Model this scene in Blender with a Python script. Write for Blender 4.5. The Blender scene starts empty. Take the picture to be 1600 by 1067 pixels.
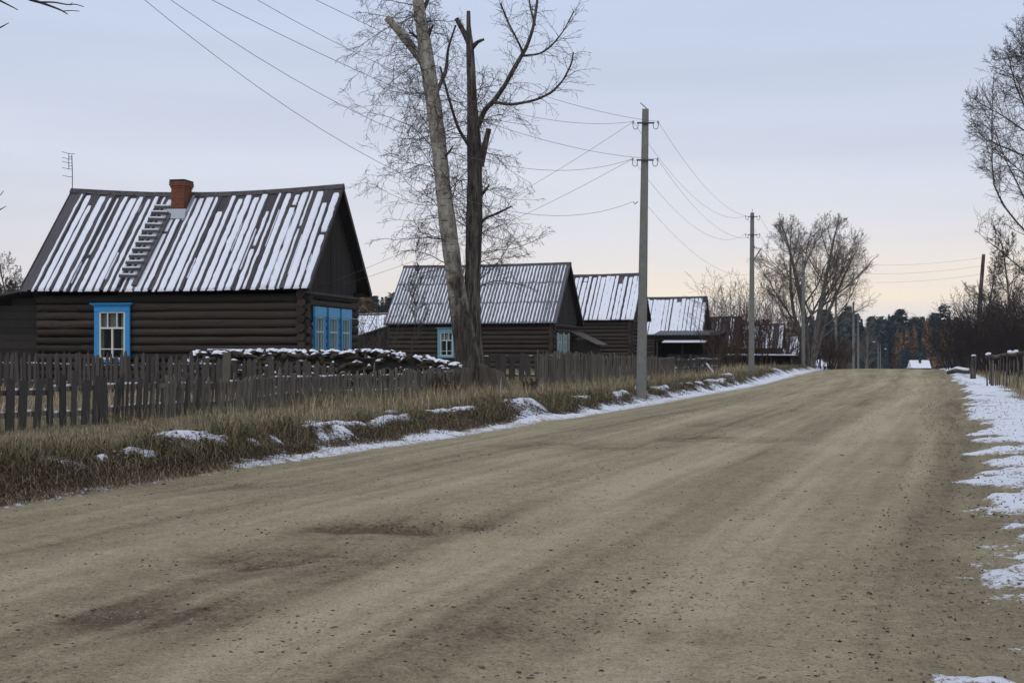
import bpy, math, random
import numpy as np
from mathutils import Vector, Matrix, Euler

# ---------------------------------------------------------------- camera
SC = bpy.context.scene
COL = SC.collection
EYE = 1.6
cam_data = bpy.data.cameras.new('camera')
cam_data.sensor_width = 36.0
cam_data.lens = 45.0
cam_data.shift_y = 15.5 / 1600.0
cam_data.clip_start = 0.1
cam_data.clip_end = 6000
cam = bpy.data.objects.new('camera', cam_data)
COL.objects.link(cam)
cam.location = (0, 0, EYE)
cam.rotation_euler = (math.radians(90), 0, 0)
SC.camera = cam

# ---------------------------------------------------------------- sky
W = bpy.data.worlds.new('World')
SC.world = W
W.use_nodes = True
nt = W.node_tree
nt.nodes.clear()
def N(t, tree=nt, **k):
    n = tree.nodes.new(t)
    for a, b in k.items():
        setattr(n, a, b)
    return n
def math_node(tree, op, a, b=None, clamp=False):
    n = tree.nodes.new('ShaderNodeMath')
    n.operation = op
    n.use_clamp = clamp
    for i, s in enumerate((a, b)):
        if s is None:
            continue
        if isinstance(s, (int, float)):
            n.inputs[i].default_value = s
        else:
            tree.links.new(s, n.inputs[i])
    return n.outputs[0]
def ramp(tree, fac, stops, interp='LINEAR'):
    n = tree.nodes.new('ShaderNodeValToRGB')
    n.color_ramp.interpolation = interp
    els = n.color_ramp.elements
    while len(els) < len(stops):
        els.new(0.5)
    for e, (p, c) in zip(els, stops):
        e.position = p
        e.color = (c[0], c[1], c[2], 1) if not isinstance(c, (int, float)) else (c, c, c, 1)
    tree.links.new(fac, n.inputs[0])
    return n.outputs[0]
def srgb(r, g, b):
    f = lambda c: (c / 255 / 12.92) if c / 255 <= 0.04045 else ((c / 255 + 0.055) / 1.055) ** 2.4
    return (f(r), f(g), f(b))
SUN_EL, SUN_ROT = 48.0, -145.0   # high behind the cloud, over the camera's left shoulder
sky = N('ShaderNodeTexSky', sky_type='NISHITA', sun_disc=False)
sky.sun_elevation = math.radians(SUN_EL)
sky.sun_rotation = math.radians(SUN_ROT)
tc = N('ShaderNodeTexCoord')
sep = N('ShaderNodeSeparateXYZ')
nt.links.new(tc.outputs['Generated'], sep.inputs[0])
mp = N('ShaderNodeMapping')
mp.inputs['Scale'].default_value = (1.2, 1.2, 9.0)
nt.links.new(tc.outputs['Generated'], mp.inputs[0])
nz = N('ShaderNodeTexNoise')
nz.inputs['Scale'].default_value = 2.2
nz.inputs['Detail'].default_value = 5
nz.inputs['Roughness'].default_value = 0.5
nz.inputs['Distortion'].default_value = 0.4
nt.links.new(mp.outputs[0], nz.inputs['Vector'])
off = math_node(nt, 'MULTIPLY', math_node(nt, 'SUBTRACT', nz.outputs[0], 0.5), 0.07)
el = math_node(nt, 'ADD', sep.outputs[2], off)
base = ramp(nt, el, [(0.0, srgb(222, 221, 226)), (0.03, srgb(224, 221, 224)), (0.07, srgb(223, 221, 227)), (0.13, srgb(212, 217, 230)),
                     (0.21, srgb(200, 210, 230)), (0.30, srgb(190, 203, 229)), (0.55, srgb(205, 214, 232)), (1.0, srgb(216, 222, 234))])
# warm break in the cloud low over the road
az = N('ShaderNodeVectorMath', operation='DOT_PRODUCT')
nt.links.new(tc.outputs['Generated'], az.inputs[0])
az.inputs[1].default_value = (0.26, 0.965, 0.0)
azf = ramp(nt, az.outputs['Value'], [(0.80, 0.18), (0.93, 0.35), (0.985, 1.0)])
band = ramp(nt, el, [(0.004, 0.0), (0.024, 0.25), (0.040, 1.0), (0.052, 0.75), (0.085, 0.15), (0.14, 0.0)])
wf = math_node(nt, 'MULTIPLY', math_node(nt, 'MULTIPLY', azf, band), 0.85)
mixw = N('ShaderNodeMix', data_type='RGBA')
nt.links.new(wf, mixw.inputs['Factor'])
nt.links.new(base, mixw.inputs[6])
mixw.inputs[7].default_value = (*srgb(247, 231, 209), 1)
# soft darker cloud streaks
mp2 = N('ShaderNodeMapping')
mp2.inputs['Scale'].default_value = (1.0, 1.0, 14.0)
mp2.inputs['Location'].default_value = (3.1, 0.4, 0.7)
nt.links.new(tc.outputs['Generated'], mp2.inputs[0])
nz2 = N('ShaderNodeTexNoise')
nz2.inputs['Scale'].default_value = 1.7
nz2.inputs['Detail'].default_value = 6
nt.links.new(mp2.outputs[0], nz2.inputs['Vector'])
streak = ramp(nt, nz2.outputs[0], [(0.34, 0.945), (0.64, 1.03)])
mulc = N('ShaderNodeMix', data_type='RGBA', blend_type='MULTIPLY')
mulc.inputs['Factor'].default_value = 1.0
nt.links.new(mixw.outputs[2], mulc.inputs[6])
nt.links.new(streak, mulc.inputs[7])
bg1 = N('ShaderNodeBackground')
nt.links.new(mulc.outputs[2], bg1.inputs[0])
bg1.inputs[1].default_value = 1.0
bg2 = N('ShaderNodeBackground')
nt.links.new(sky.outputs[0], bg2.inputs[0])
bg2.inputs[1].default_value = 0.06
ms = N('ShaderNodeMixShader')
ms.inputs[0].default_value = 0.08
nt.links.new(bg1.outputs[0], ms.inputs[1])
nt.links.new(bg2.outputs[0], ms.inputs[2])
wo = N('ShaderNodeOutputWorld')
nt.links.new(ms.outputs[0], wo.inputs[0])

# ---------------------------------------------------------------- overcast sun
sd = bpy.data.lights.new('sun', 'SUN')
sd.energy = 0.8
sd.angle = math.radians(50)
sd.color = (1.0, 0.97, 0.93)
sun = bpy.data.objects.new('sun', sd)
COL.objects.link(sun)
dirv = Vector((math.sin(math.radians(SUN_ROT)) * math.cos(math.radians(SUN_EL)), math.cos(math.radians(SUN_ROT)) * math.cos(math.radians(SUN_EL)), math.sin(math.radians(SUN_EL))))
sun.rotation_euler = (-dirv).to_track_quat('-Z', 'Y').to_euler()
SC.view_settings.view_transform = 'Standard'
SC.view_settings.look = 'None'
SC.view_settings.exposure = 0.13
SC.view_settings.gamma = 1.0
SC.view_settings.use_curve_mapping = False

# ---------------------------------------------------------------- helpers
rng = np.random.default_rng(7)
R = random.Random(11)

class MB:
    def __init__(self):
        self.v, self.f = [], []
    def add(self, vs, fs):
        o = len(self.v)
        self.v.extend([tuple(map(float, p)) for p in vs])
        self.f.extend([tuple(i + o for i in q) for q in fs])
    def box(self, x0, x1, y0, y1, z0, z1):
        self.add([(x0, y0, z0), (x1, y0, z0), (x1, y1, z0), (x0, y1, z0), (x0, y0, z1), (x1, y0, z1), (x1, y1, z1), (x0, y1, z1)],
                 [(0, 3, 2, 1), (4, 5, 6, 7), (0, 1, 5, 4), (1, 2, 6, 5), (2, 3, 7, 6), (3, 0, 4, 7)])
    def hexa(self, b, t):
        self.add(list(b) + list(t), [(0, 3, 2, 1), (4, 5, 6, 7), (0, 1, 5, 4), (1, 2, 6, 5), (2, 3, 7, 6), (3, 0, 4, 7)])
    def beam(self, p0, p1, w, h, up=(0, 0, 1)):
        p0, p1 = Vector(p0), Vector(p1)
        d = (p1 - p0).normalized()
        s = d.cross(Vector(up)).normalized()
        u = s.cross(d).normalized()
        c = [(-w / 2, -h / 2), (w / 2, -h / 2), (w / 2, h / 2), (-w / 2, h / 2)]
        self.hexa([p0 + s * a + u * b for a, b in c], [p1 + s * a + u * b for a, b in c])
    def tube(self, P, r, n=6, cap=True):
        P = np.asarray(P, float)
        k = len(P)
        r = np.broadcast_to(np.asarray(r, float), (k,))
        T = np.gradient(P, axis=0)
        T /= np.linalg.norm(T, axis=1)[:, None] + 1e-9
        ref = np.array([0.0, 0.0, 1.0]) if abs(T[:, 2]).mean() < 0.8 else np.array([0.31, 0.95, 0.0])
        A = np.cross(T, ref)
        A /= np.linalg.norm(A, axis=1)[:, None] + 1e-9
        B = np.cross(T, A)
        a = np.arange(n) * 2 * math.pi / n
        V = P[:, None, :] + r[:, None, None] * (np.cos(a)[None, :, None] * A[:, None, :] + np.sin(a)[None, :, None] * B[:, None, :])
        o = len(self.v)
        self.v.extend(map(tuple, V.reshape(-1, 3).tolist()))
        for i in range(k - 1):
            for j in range(n):
                j2 = (j + 1) % n
                self.f.append((o + i * n + j, o + i * n + j2, o + (i + 1) * n + j2, o + (i + 1) * n + j))
        if cap:
            self.f.append(tuple(o + j for j in range(n))[::-1])
            self.f.append(tuple(o + (k - 1) * n + j for j in range(n)))
    def mesh(self, name, m=None, smooth=False):
        me = bpy.data.meshes.new(name)
        me.from_pydata(self.v, [], self.f)
        if smooth:
            me.polygons.foreach_set('use_smooth', [True] * len(me.polygons))
        if m:
            me.materials.append(m)
        me.update()
        return me
    def build(self, name, m, parent=None, smooth=False, kind=None):
        return put(name, self.mesh(name, m, smooth), parent, kind)

def put(name, me, parent=None, kind=None, loc=None, rot=None, scale=None):
    o = bpy.data.objects.new(name, me)
    COL.objects.link(o)
    if parent is not None:
        o.parent = parent
    if kind:
        o['kind'] = kind
    if loc is not None:
        o.location = loc
    if rot is not None:
        o.rotation_euler = rot
    if scale is not None:
        o.scale = scale
    return o

def tag(o, label, cat, group=None):
    o['label'] = label
    o['category'] = cat
    if group:
        o['group'] = group
    return o

def thing(name, label, cat, loc=(0, 0, 0), rz=0.0, group=None):
    o = bpy.data.objects.new(name, None)
    COL.objects.link(o)
    o.location = loc
    o.rotation_euler = (0, 0, rz)
    o.empty_display_size = 0.3
    return tag(o, label, cat, group)

def raw_mesh(name, V, F, m=None, smooth=False):
    """numpy mesh with faces all of one size"""
    V = np.asarray(V, np.float32)
    F = np.asarray(F, np.int32)
    me = bpy.data.meshes.new(name)
    me.vertices.add(len(V))
    me.vertices.foreach_set('co', V.ravel())
    k = F.shape[1]
    me.loops.add(F.size)
    me.loops.foreach_set('vertex_index', F.ravel())
    me.polygons.add(len(F))
    me.polygons.foreach_set('loop_start', np.arange(len(F), dtype=np.int32) * k)
    if smooth:
        me.polygons.foreach_set('use_smooth', np.ones(len(F), bool))
    me.update(calc_edges=True)
    if m:
        me.materials.append(m)
    return me
def color_attr(me, name, C):
    a = me.attributes.new(name, 'FLOAT_COLOR', 'POINT')
    C = np.asarray(C, np.float32)
    if C.shape[1] == 3:
        C = np.hstack([C, np.ones((len(C), 1), np.float32)])
    a.data.foreach_set('color', C.ravel())

# value noise, vectorised
def _hash(ix, iy, seed):
    n = (ix.astype(np.int64) * 374761393 + iy.astype(np.int64) * 668265263 + seed * 1442695041) & 0x7fffffff
    n = ((n ^ (n >> 13)) * 1274126177) & 0x7fffffff
    return ((n ^ (n >> 16)) & 0xffff) / 65535.0
def vnoise(x, y, seed=0):
    x = np.asarray(x, float); y = np.asarray(y, float)
    ix, iy = np.floor(x), np.floor(y)
    fx, fy = x - ix, y - iy
    fx = fx * fx * (3 - 2 * fx); fy = fy * fy * (3 - 2 * fy)
    a = _hash(ix, iy, seed); b = _hash(ix + 1, iy, seed); c = _hash(ix, iy + 1, seed); d = _hash(ix + 1, iy + 1, seed)
    return (a * (1 - fx) + b * fx) * (1 - fy) + (c * (1 - fx) + d * fx) * fy
def fbm(x, y, seed=0, oct=4, gain=0.5):
    s, a, t = 0.0, 1.0, 0.0
    for i in range(oct):
        s = s + a * vnoise(x * 2 ** i + 17.3 * i, y * 2 ** i - 9.1 * i, seed + i)
        t += a
        a *= gain
    return s / t
def sst(a, b, x):
    t = np.clip((np.asarray(x, float) - a) / (b - a), 0, 1)
    return t * t * (3 - 2 * t)

# photograph pixel (1600 wide) at depth d -> place
def at(px, py, d):
    return Vector(((px - 800) * d / 2000.0, d, EYE - (py - 549) * d / 2000.0))

# ---------------------------------------------------------------- terrain functions
_yd = np.arange(-40, 1200, 0.5)
def _curve(pts):
    x = np.interp(_yd, [p[0] for p in pts], [p[1] for p in pts])
    k = np.exp(-0.5 * (np.arange(-14, 15) / 5.0) ** 2)
    xp = np.pad(x, 14, mode='reflect', reflect_type='odd')
    return np.convolve(xp, k / k.sum(), 'valid')
_xl = _curve([(-40, -22.5), (0, -9.5), (6, -7.4), (13, -5.15), (20.5, -2.5), (36, 3.3), (60, 11.3), (89, 19.7), (114, 27.4), (160, 41.8), (1200, 362)])
_xr = _curve([(-40, -13.5), (0, 0.3), (6, 2.15), (9, 3.2), (21, 7.6), (35, 12.2), (50, 17.5), (89, 30.2), (114, 38.2), (160, 52.4), (1200, 373)])
def XL(y): return np.interp(y, _yd, _xl)
def XR(y): return np.interp(y, _yd, _xr)
def zb(y):
    y = np.asarray(y, float)
    u = np.clip(y - 105.5, 0, None)
    z = np.where(u < 37, -0.0004 * u * u, -0.5476 - 0.0296 * (u - 37))
    return np.maximum(z, -9.5 + 0 * y)
def H(x, y):
    """height of the land, without the fine relief"""
    x = np.asarray(x, float); y = np.asarray(y, float)
    v = (x - XL(y)) * 0.95
    w = (x - XR(y)) * 0.95
    left = 0.03 * sst(0.05, -0.25, v) + 0.31 * sst(-0.18, -0.95, v) + 0.05 * sst(-3, -9, v)
    right = 0.05 * sst(0, 0.8, w) + 0.14 * sst(0.8, 5, w)
    bump = 0.10 * (fbm(x / 2.3, y / 2.3, 3, 3) - 0.5) * sst(-0.5, -1.4, v) + 0.07 * (fbm(x / 1.7, y / 1.7, 9, 3) - 0.5) * sst(0.1, 1.2, w)
    t = np.clip((x - XL(y)) / (XR(y) - XL(y)), 0, 1)
    crown = 0.05 * np.sin(np.pi * t)
    return left + right + bump + crown + zb(y)
def Hs(x, y): return float(H(np.array([x]), np.array([y]))[0])

# ---------------------------------------------------------------- materials
def new_mat(name, rough=0.9, spec=0.25):
    m = bpy.data.materials.new(name)
    m.use_nodes = True
    b = m.node_tree.nodes['Principled BSDF']
    b.inputs['Roughness'].default_value = rough
    b.inputs['Specular IOR Level'].default_value = spec
    return m, m.node_tree, b
def coords(t, scale=(1, 1, 1), which='Object'):
    c = t.nodes.new('ShaderNodeTexCoord')
    mpn = t.nodes.new('ShaderNodeMapping')
    mpn.inputs['Scale'].default_value = scale
    t.links.new(c.outputs[which], mpn.inputs[0])
    return mpn.outputs[0]
def noise(t, vec, scale, detail=4, rough=0.6, dist=0.0):
    n = t.nodes.new('ShaderNodeTexNoise')
    n.inputs['Scale'].default_value = scale
    n.inputs['Detail'].default_value = detail
    n.inputs['Roughness'].default_value = rough
    n.inputs['Distortion'].default_value = dist
    t.links.new(vec, n.inputs['Vector'])
    return n.outputs[0]
def mix(t, fac, a, b, blend='MIX'):
    n = t.nodes.new('ShaderNodeMix')
    n.data_type = 'RGBA'
    n.blend_type = blend
    for sock, val in ((n.inputs['Factor'], fac), (n.inputs[6], a), (n.inputs[7], b)):
        if isinstance(val, (int, float)):
            sock.default_value = val
        elif isinstance(val, tuple):
            sock.default_value = (*val[:3], 1)
        else:
            t.links.new(val, sock)
    return n.outputs[2]
def bump(t, b, h, strength, dist=0.02):
    n = t.nodes.new('ShaderNodeBump')
    n.inputs['Strength'].default_value = strength
    n.inputs['Distance'].default_value = dist
    t.links.new(h, n.inputs['Height'])
    t.links.new(n.outputs[0], b.inputs['Normal'])
def obj_random(t):
    return t.nodes.new('ShaderNodeObjectInfo').outputs['Random']

def wood(name, dark, light, grain=(1.2, 14, 14), var=0.45, rough=0.92, bstr=0.5, tint=None):
    """weathered wood with grain along the object's own x (or z) axis, each piece a little different"""
    m, t, b = new_mat(name, rough)
    vec = coords(t, grain)
    rnd = obj_random(t)
    sh = t.nodes.new('ShaderNodeVectorMath'); sh.operation = 'ADD'
    cmb = t.nodes.new('ShaderNodeCombineXYZ')
    for i in range(3):
        t.links.new(math_node(t, 'MULTIPLY', rnd, 37.0 + 11 * i), cmb.inputs[i])
    t.links.new(vec, sh.inputs[0]); t.links.new(cmb.outputs[0], sh.inputs[1])
    g = noise(t, sh.outputs[0], 2.2, 6, 0.65, 0.3)
    c = mix(t, ramp(t, g, [(0.3, 0.0), (0.68, 1.0)]), dark, light)
    blotch = noise(t, coords(t, (1, 1, 1), 'Generated'), 3.0, 3)
    if tint:
        c = mix(t, ramp(t, blotch, [(0.45, 0.0), (0.7, 0.7)]), c, tint)
    k = math_node(t, 'ADD', math_node(t, 'MULTIPLY', rnd, var), 1 - var / 2)
    vv = t.nodes.new('ShaderNodeCombineColor')
    for i in range(3):
        t.links.new(k, vv.inputs[i])
    c = mix(t, 1.0, c, vv.outputs[0], 'MULTIPLY')
    t.links.new(c, b.inputs['Base Color'])
    bump(t, b, g, bstr, 0.015)
    return m
def plain(name, c, rough=0.8, var=0.12, scale=6.0, spec=0.3, metal=0.0, bstr=0.15, spots=None):
    m, t, b = new_mat(name, rough, spec)
    n = noise(t, coords(t), scale, 5, 0.6)
    lo = tuple(x * (1 - var) for x in c); hi = tuple(min(1, x * (1 + var)) for x in c)
    col = mix(t, n, lo, hi)
    if spots:
        n2 = noise(t, coords(t), scale * 3.1, 6, 0.7)
        col = mix(t, ramp(t, n2, [(0.55, 0.0), (0.68, 1.0)]), col, spots)
    t.links.new(col, b.inputs['Base Color'])
    b.inputs['Metallic'].default_value = metal
    bump(t, b, n, bstr, 0.01)
    return m
def attr_mat(name, rough=0.95, attr='Col', spec=0.1, trans=0.0):
    m, t, b = new_mat(name, rough, spec)
    a = t.nodes.new('ShaderNodeAttribute'); a.attribute_name = attr
    t.links.new(a.outputs['Color'], b.inputs['Base Color'])
    return m

def snow_mat(name, speck=0.0):
    m, t, b = new_mat(name, 0.75, 0.2)
    v = coords(t)
    n = noise(t, v, 5.0, 5, 0.6)
    c = mix(t, n, (0.70, 0.735, 0.83), (0.82, 0.84, 0.90))
    if speck:
        n2 = noise(t, coords(t, (6, 1.0, 1.0)), 7.0, 6, 0.75)
        c = mix(t, ramp(t, n2, [(0.60, 0.0), (0.74, speck)]), c, (0.20, 0.19, 0.21))
    t.links.new(c, b.inputs['Base Color'])
    bump(t, b, noise(t, v, 14.0, 4), 0.35, 0.02)
    return m

M = {}
M['log'] = wood('log_wood', (0.010, 0.0085, 0.008), (0.074, 0.061, 0.050), (0.9, 10, 10), 0.8, bstr=0.9, tint=(0.060, 0.039, 0.024))
M['log_grey'] = wood('grey_log_wood', (0.016, 0.013, 0.011), (0.075, 0.058, 0.046), (0.9, 10, 10), 0.5, bstr=0.6)
M['plank_dark'] = wood('dark_plank', (0.016, 0.014, 0.013), (0.048, 0.041, 0.036), (12, 12, 1.0), 0.5)
M['roof_wood'] = wood('roof_board_wood', (0.036, 0.033, 0.038), (0.12, 0.11, 0.12), (12, 1.0, 12), 0.5)
M['trim_wood'] = wood('trim_wood', (0.035, 0.033, 0.034), (0.10, 0.095, 0.095), (3, 3, 3), 0.3)
M['fence'] = wood('fence_wood', (0.050, 0.044, 0.038), (0.205, 0.180, 0.150), (16, 16, 1.1), 0.6)
M['fence_dark'] = wood('dark_fence_wood', (0.030, 0.026, 0.024), (0.095, 0.084, 0.075), (16, 16, 1.1), 0.5)
M['firewood'] = wood('firewood_bark', (0.020, 0.016, 0.013), (0.10, 0.075, 0.052), (1.5, 14, 14), 0.8)
M['concrete'] = plain('pole_concrete', (0.185, 0.183, 0.168), 0.9, 0.3, 3.0, 0.2, bstr=0.4, spots=(0.115, 0.112, 0.104))
M['iron'] = plain('dark_iron', (0.05, 0.05, 0.055), 0.6, 0.2, 8.0, 0.4)
M['wire'] = plain('wire_metal', (0.10, 0.10, 0.11), 0.6, 0.05, 2.0)
M['porcelain'] = plain('insulator_porcelain', (0.35, 0.33, 0.32), 0.3, 0.05, 3.0, 0.5)
M['brick'] = plain('chimney_brick', (0.20, 0.078, 0.048), 0.92, 0.5, 7.0, 0.2, bstr=0.4, spots=(0.12, 0.05, 0.035))
M['soot_brick'] = plain('sooty_brick', (0.05, 0.036, 0.033), 0.92, 0.4, 7.0, 0.2, bstr=0.4)
M['mortar'] = plain('mortar', (0.16, 0.12, 0.10), 0.95, 0.2, 12.0)
M['tin'] = plain('grey_tin', (0.30, 0.33, 0.37), 0.5, 0.15, 5.0, 0.5, 0.3)
M['blue'] = plain('blue_paint', (0.035, 0.27, 0.60), 0.6, 0.14, 5.0, 0.35, spots=(0.045, 0.22, 0.46))
M['blue_light'] = plain('light_blue_paint', (0.12, 0.40, 0.68), 0.6, 0.14, 5.0, 0.35)
M['blue_faded'] = plain('faded_blue_paint', (0.16, 0.30, 0.38), 0.8, 0.25, 5.0, 0.2, spots=(0.10, 0.15, 0.17))
M['white'] = plain('white_paint', (0.66, 0.66, 0.62), 0.6, 0.10, 6.0, 0.3)
M['green_white'] = plain('pale_green_paint', (0.42, 0.55, 0.55), 0.6, 0.10, 6.0, 0.3)
M['shutter'] = plain('pale_grey_green_paint', (0.30, 0.35, 0.35), 0.8, 0.2, 6.0, 0.2)
M['curtain'] = plain('grey_curtain_cloth', (0.34, 0.36, 0.34), 0.95, 0.2, 4.0, 0.1)
M['curtain_pale'] = plain('pale_curtain_cloth', (0.52, 0.53, 0.48), 0.95, 0.15, 4.0, 0.1)
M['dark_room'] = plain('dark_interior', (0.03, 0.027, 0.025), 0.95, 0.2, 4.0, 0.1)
M['slate'] = plain('asbestos_slate', (0.13, 0.135, 0.15), 0.9, 0.25, 4.0, 0.2, spots=(0.08, 0.08, 0.085))
M['brownroof'] = wood('brown_roof_wood', (0.05, 0.043, 0.035), (0.13, 0.11, 0.09), (1, 12, 12), 0.4)
M['snow'] = snow_mat('snow')
M['snow_thin'] = snow_mat('thin_snow', 0.75)
M['grass'] = attr_mat('dry_grass_blades')
M['leaf'] = attr_mat('fallen_leaf_litter')
M['stone'] = attr_mat('road_stone', 0.9)
M['forest'] = attr_mat('forest_foliage', 1.0)
def bark(name, dark, light, scale=(6, 6, 1.5), lo=0.38, hi=0.62, second=None, rough_low=None):
    m, t, b = new_mat(name, 0.95, 0.15)
    v = coords(t, scale)
    n = noise(t, v, 1.6, 6, 0.7, 0.5)
    c = mix(t, ramp(t, n, [(lo, 0.0), (hi, 1.0)]), dark, light)
    if second:
        rings = noise(t, coords(t, (2.0, 2.0, 11.0)), 1.3, 4, 0.6, 0.6)
        c = mix(t, ramp(t, rings, [(0.56, 0.0), (0.66, 0.85)]), c, second)
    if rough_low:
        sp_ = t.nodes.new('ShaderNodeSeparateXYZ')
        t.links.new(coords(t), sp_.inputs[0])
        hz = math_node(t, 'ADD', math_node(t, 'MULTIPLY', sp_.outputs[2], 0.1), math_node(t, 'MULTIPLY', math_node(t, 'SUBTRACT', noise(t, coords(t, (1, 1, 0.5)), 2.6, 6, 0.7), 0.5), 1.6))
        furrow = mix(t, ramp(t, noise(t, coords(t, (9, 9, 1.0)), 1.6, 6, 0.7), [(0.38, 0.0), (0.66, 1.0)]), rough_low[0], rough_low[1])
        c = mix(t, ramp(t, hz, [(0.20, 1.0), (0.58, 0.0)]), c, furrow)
    t.links.new(c, b.inputs['Base Color'])
    bump(t, b, n, 0.9, 0.04)
    return m
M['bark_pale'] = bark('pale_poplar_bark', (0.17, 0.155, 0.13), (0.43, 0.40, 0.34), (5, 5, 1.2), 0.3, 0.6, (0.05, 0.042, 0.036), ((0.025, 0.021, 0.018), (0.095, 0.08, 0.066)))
M['bark_dark'] = bark('dark_poplar_bark', (0.036, 0.031, 0.028), (0.21, 0.185, 0.158), (8, 8, 0.9), 0.42, 0.72)
M['bark_grey'] = bark('grey_bark', (0.07, 0.062, 0.056), (0.21, 0.19, 0.168), (6, 6, 1.2))
M['twig'] = plain('grey_twig', (0.085, 0.072, 0.066), 0.9, 0.2, 3.0, 0.1)
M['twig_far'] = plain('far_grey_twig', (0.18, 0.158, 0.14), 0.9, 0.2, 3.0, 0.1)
M['twig_dark'] = plain('dark_twig', (0.05, 0.04, 0.038), 0.9, 0.2, 3.0, 0.1)
M['twig_brown'] = plain('brown_shrub_twig', (0.085, 0.058, 0.046), 0.9, 0.2, 3.0, 0.1)
m, t, b = new_mat('window_glass', 0.06, 0.5)
b.inputs['Base Color'].default_value = (0.02, 0.025, 0.025, 1)
tr = t.nodes.new('ShaderNodeBsdfTransparent')
tr.inputs[0].default_value = (0.86, 0.90, 0.88, 1)
mxs = t.nodes.new('ShaderNodeMixShader'); mxs.inputs[0].default_value = 0.25
t.links.new(tr.outputs[0], mxs.inputs[1]); t.links.new(b.outputs[0], mxs.inputs[2])
t.links.new(mxs.outputs[0], t.nodes['Material Output'].inputs[0])
M['glass'] = m

# the land: 'mask' carries snow cover, road gravel, tone and green of the ground at each point
def land_mat():
    m, t, b = new_mat('land', 1.0, 0.1)
    a = t.nodes.new('ShaderNodeAttribute'); a.attribute_name = 'mask'
    s = t.nodes.new('ShaderNodeSeparateColor'); t.links.new(a.outputs['Color'], s.inputs[0])
    snow, road, tone, litter = s.outputs[0], s.outputs[1], s.outputs[2], a.outputs['Alpha']
    v = coords(t)
    n_f = noise(t, v, 26.0, 5, 0.72)
    n_m = noise(t, v, 5.0, 6, 0.68)
    n_c = noise(t, v, 0.8, 5, 0.6, 0.6)
    n_g = noise(t, v, 90.0, 3, 0.7)
    # gravel road: pale packed dust and darker loose earth
    k = math_node(t, 'ADD', tone, math_node(t, 'MULTIPLY', math_node(t, 'SUBTRACT', n_m, 0.5), 0.60))
    k = math_node(t, 'ADD', k, math_node(t, 'MULTIPLY', math_node(t, 'SUBTRACT', n_f, 0.5), 1.0))
    k = math_node(t, 'ADD', k, math_node(t, 'MULTIPLY', math_node(t, 'SUBTRACT', n_c, 0.5), 0.12))
    rc = ramp(t, k, [(0.05, (0.115, 0.088, 0.058)), (0.28, (0.228, 0.188, 0.123)), (0.52, (0.322, 0.273, 0.177)), (0.85, (0.450, 0.391, 0.268))])
    sp = ramp(t, n_g, [(0.28, 0.38), (0.42, 0.94), (0.60, 1.04), (0.72, 1.45)])
    rc = mix(t, 0.9, rc, sp, 'MULTIPLY')
    grit = noise(t, v, 48.0, 2, 0.5)
    rc = mix(t, ramp(t, grit, [(0.60, 0.0), (0.67, 0.60)]), rc, (0.085, 0.070, 0.052))
    rc = mix(t, ramp(t, grit, [(0.30, 0.45), (0.37, 0.0)]), rc, (0.46, 0.41, 0.30))
    # grassy ground: straw, litter, soil
    k2 = math_node(t, 'ADD', litter, math_node(t, 'MULTIPLY', math_node(t, 'SUBTRACT', n_m, 0.5), 1.2))
    gc = ramp(t, k2, [(0.05, (0.27, 0.22, 0.14)), (0.4, (0.17, 0.138, 0.085)), (0.75, (0.088, 0.066, 0.042)), (1.0, (0.060, 0.044, 0.031))])
    gc = mix(t, 0.85, gc, ramp(t, n_f, [(0.3, 0.55), (0.7, 1.35)]), 'MULTIPLY')
    rk = math_node(t, 'ADD', road, math_node(t, 'MULTIPLY', math_node(t, 'SUBTRACT', n_m, 0.5), 0.5))
    c = mix(t, ramp(t, rk, [(0.40, 0.0), (0.60, 1.0)]), gc, rc)
    # snow lies where the mask says, with ragged edges
    sk = math_node(t, 'ADD', snow, math_node(t, 'MULTIPLY', math_node(t, 'SUBTRACT', n_m, 0.5), 1.5))
    sk = math_node(t, 'ADD', sk, math_node(t, 'MULTIPLY', math_node(t, 'SUBTRACT', n_f, 0.5), 1.5))
    sk = math_node(t, 'ADD', sk, math_node(t, 'MULTIPLY', math_node(t, 'SUBTRACT', n_g, 0.5), 0.8))
    sf = ramp(t, sk, [(0.42, 0.0), (0.50, 0.55), (0.64, 0.95), (1.0, 1.0)])
    sc = mix(t, n_c, (0.66, 0.695, 0.79), (0.80, 0.82, 0.88))
    c = mix(t, sf, c, sc)
    t.links.new(c, b.inputs['Base Color'])
    hgt = math_node(t, 'ADD', math_node(t, 'MULTIPLY', n_f, 0.8), math_node(t, 'MULTIPLY', n_g, 0.35))
    hgt = math_node(t, 'ADD', hgt, math_node(t, 'MULTIPLY', n_m, 1.3))
    bump(t, b, hgt, 0.9, 0.035)
    return m
M['land'] = land_mat()

# ---------------------------------------------------------------- the land: one grid, cut into ground, verge and road
ys = [-30, -22, -16, -11, -7, -4, -2, -0.5, 0.8, 2.0, 3.0]
while ys[-1] < 124: ys.append(ys[-1] * 1.0068 if ys[-1] < 60 else ys[-1] * 1.0095)
while ys[-1] < 1100: ys.append(ys[-1] * 1.03)
ys = np.array(ys)
def steps(spec):
    out = [0.0]
    for end, st in spec:
        while out[-1] < end - 1e-6:
            out.append(min(out[-1] + st, end))
    return out
lv = steps([(2.6, 0.055), (9, 0.13), (20, 0.5), (50, 3), (140, 10), (900, 60)])
rv = steps([(2.4, 0.05), (7, 0.11), (16, 0.4), (50, 2.5), (140, 10), (700, 60)])
nt_ = 150
Lc = -np.array(lv[::-1])                     # left columns end at 0
X_rows = []
xl, xr = XL(ys), XR(ys)
left = xl[:, None] + Lc[None, :] / 0.95
tt = np.linspace(0, 1, nt_ + 1)[1:-1]
mid = xl[:, None] + tt[None, :] * (xr - xl)[:, None]
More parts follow.
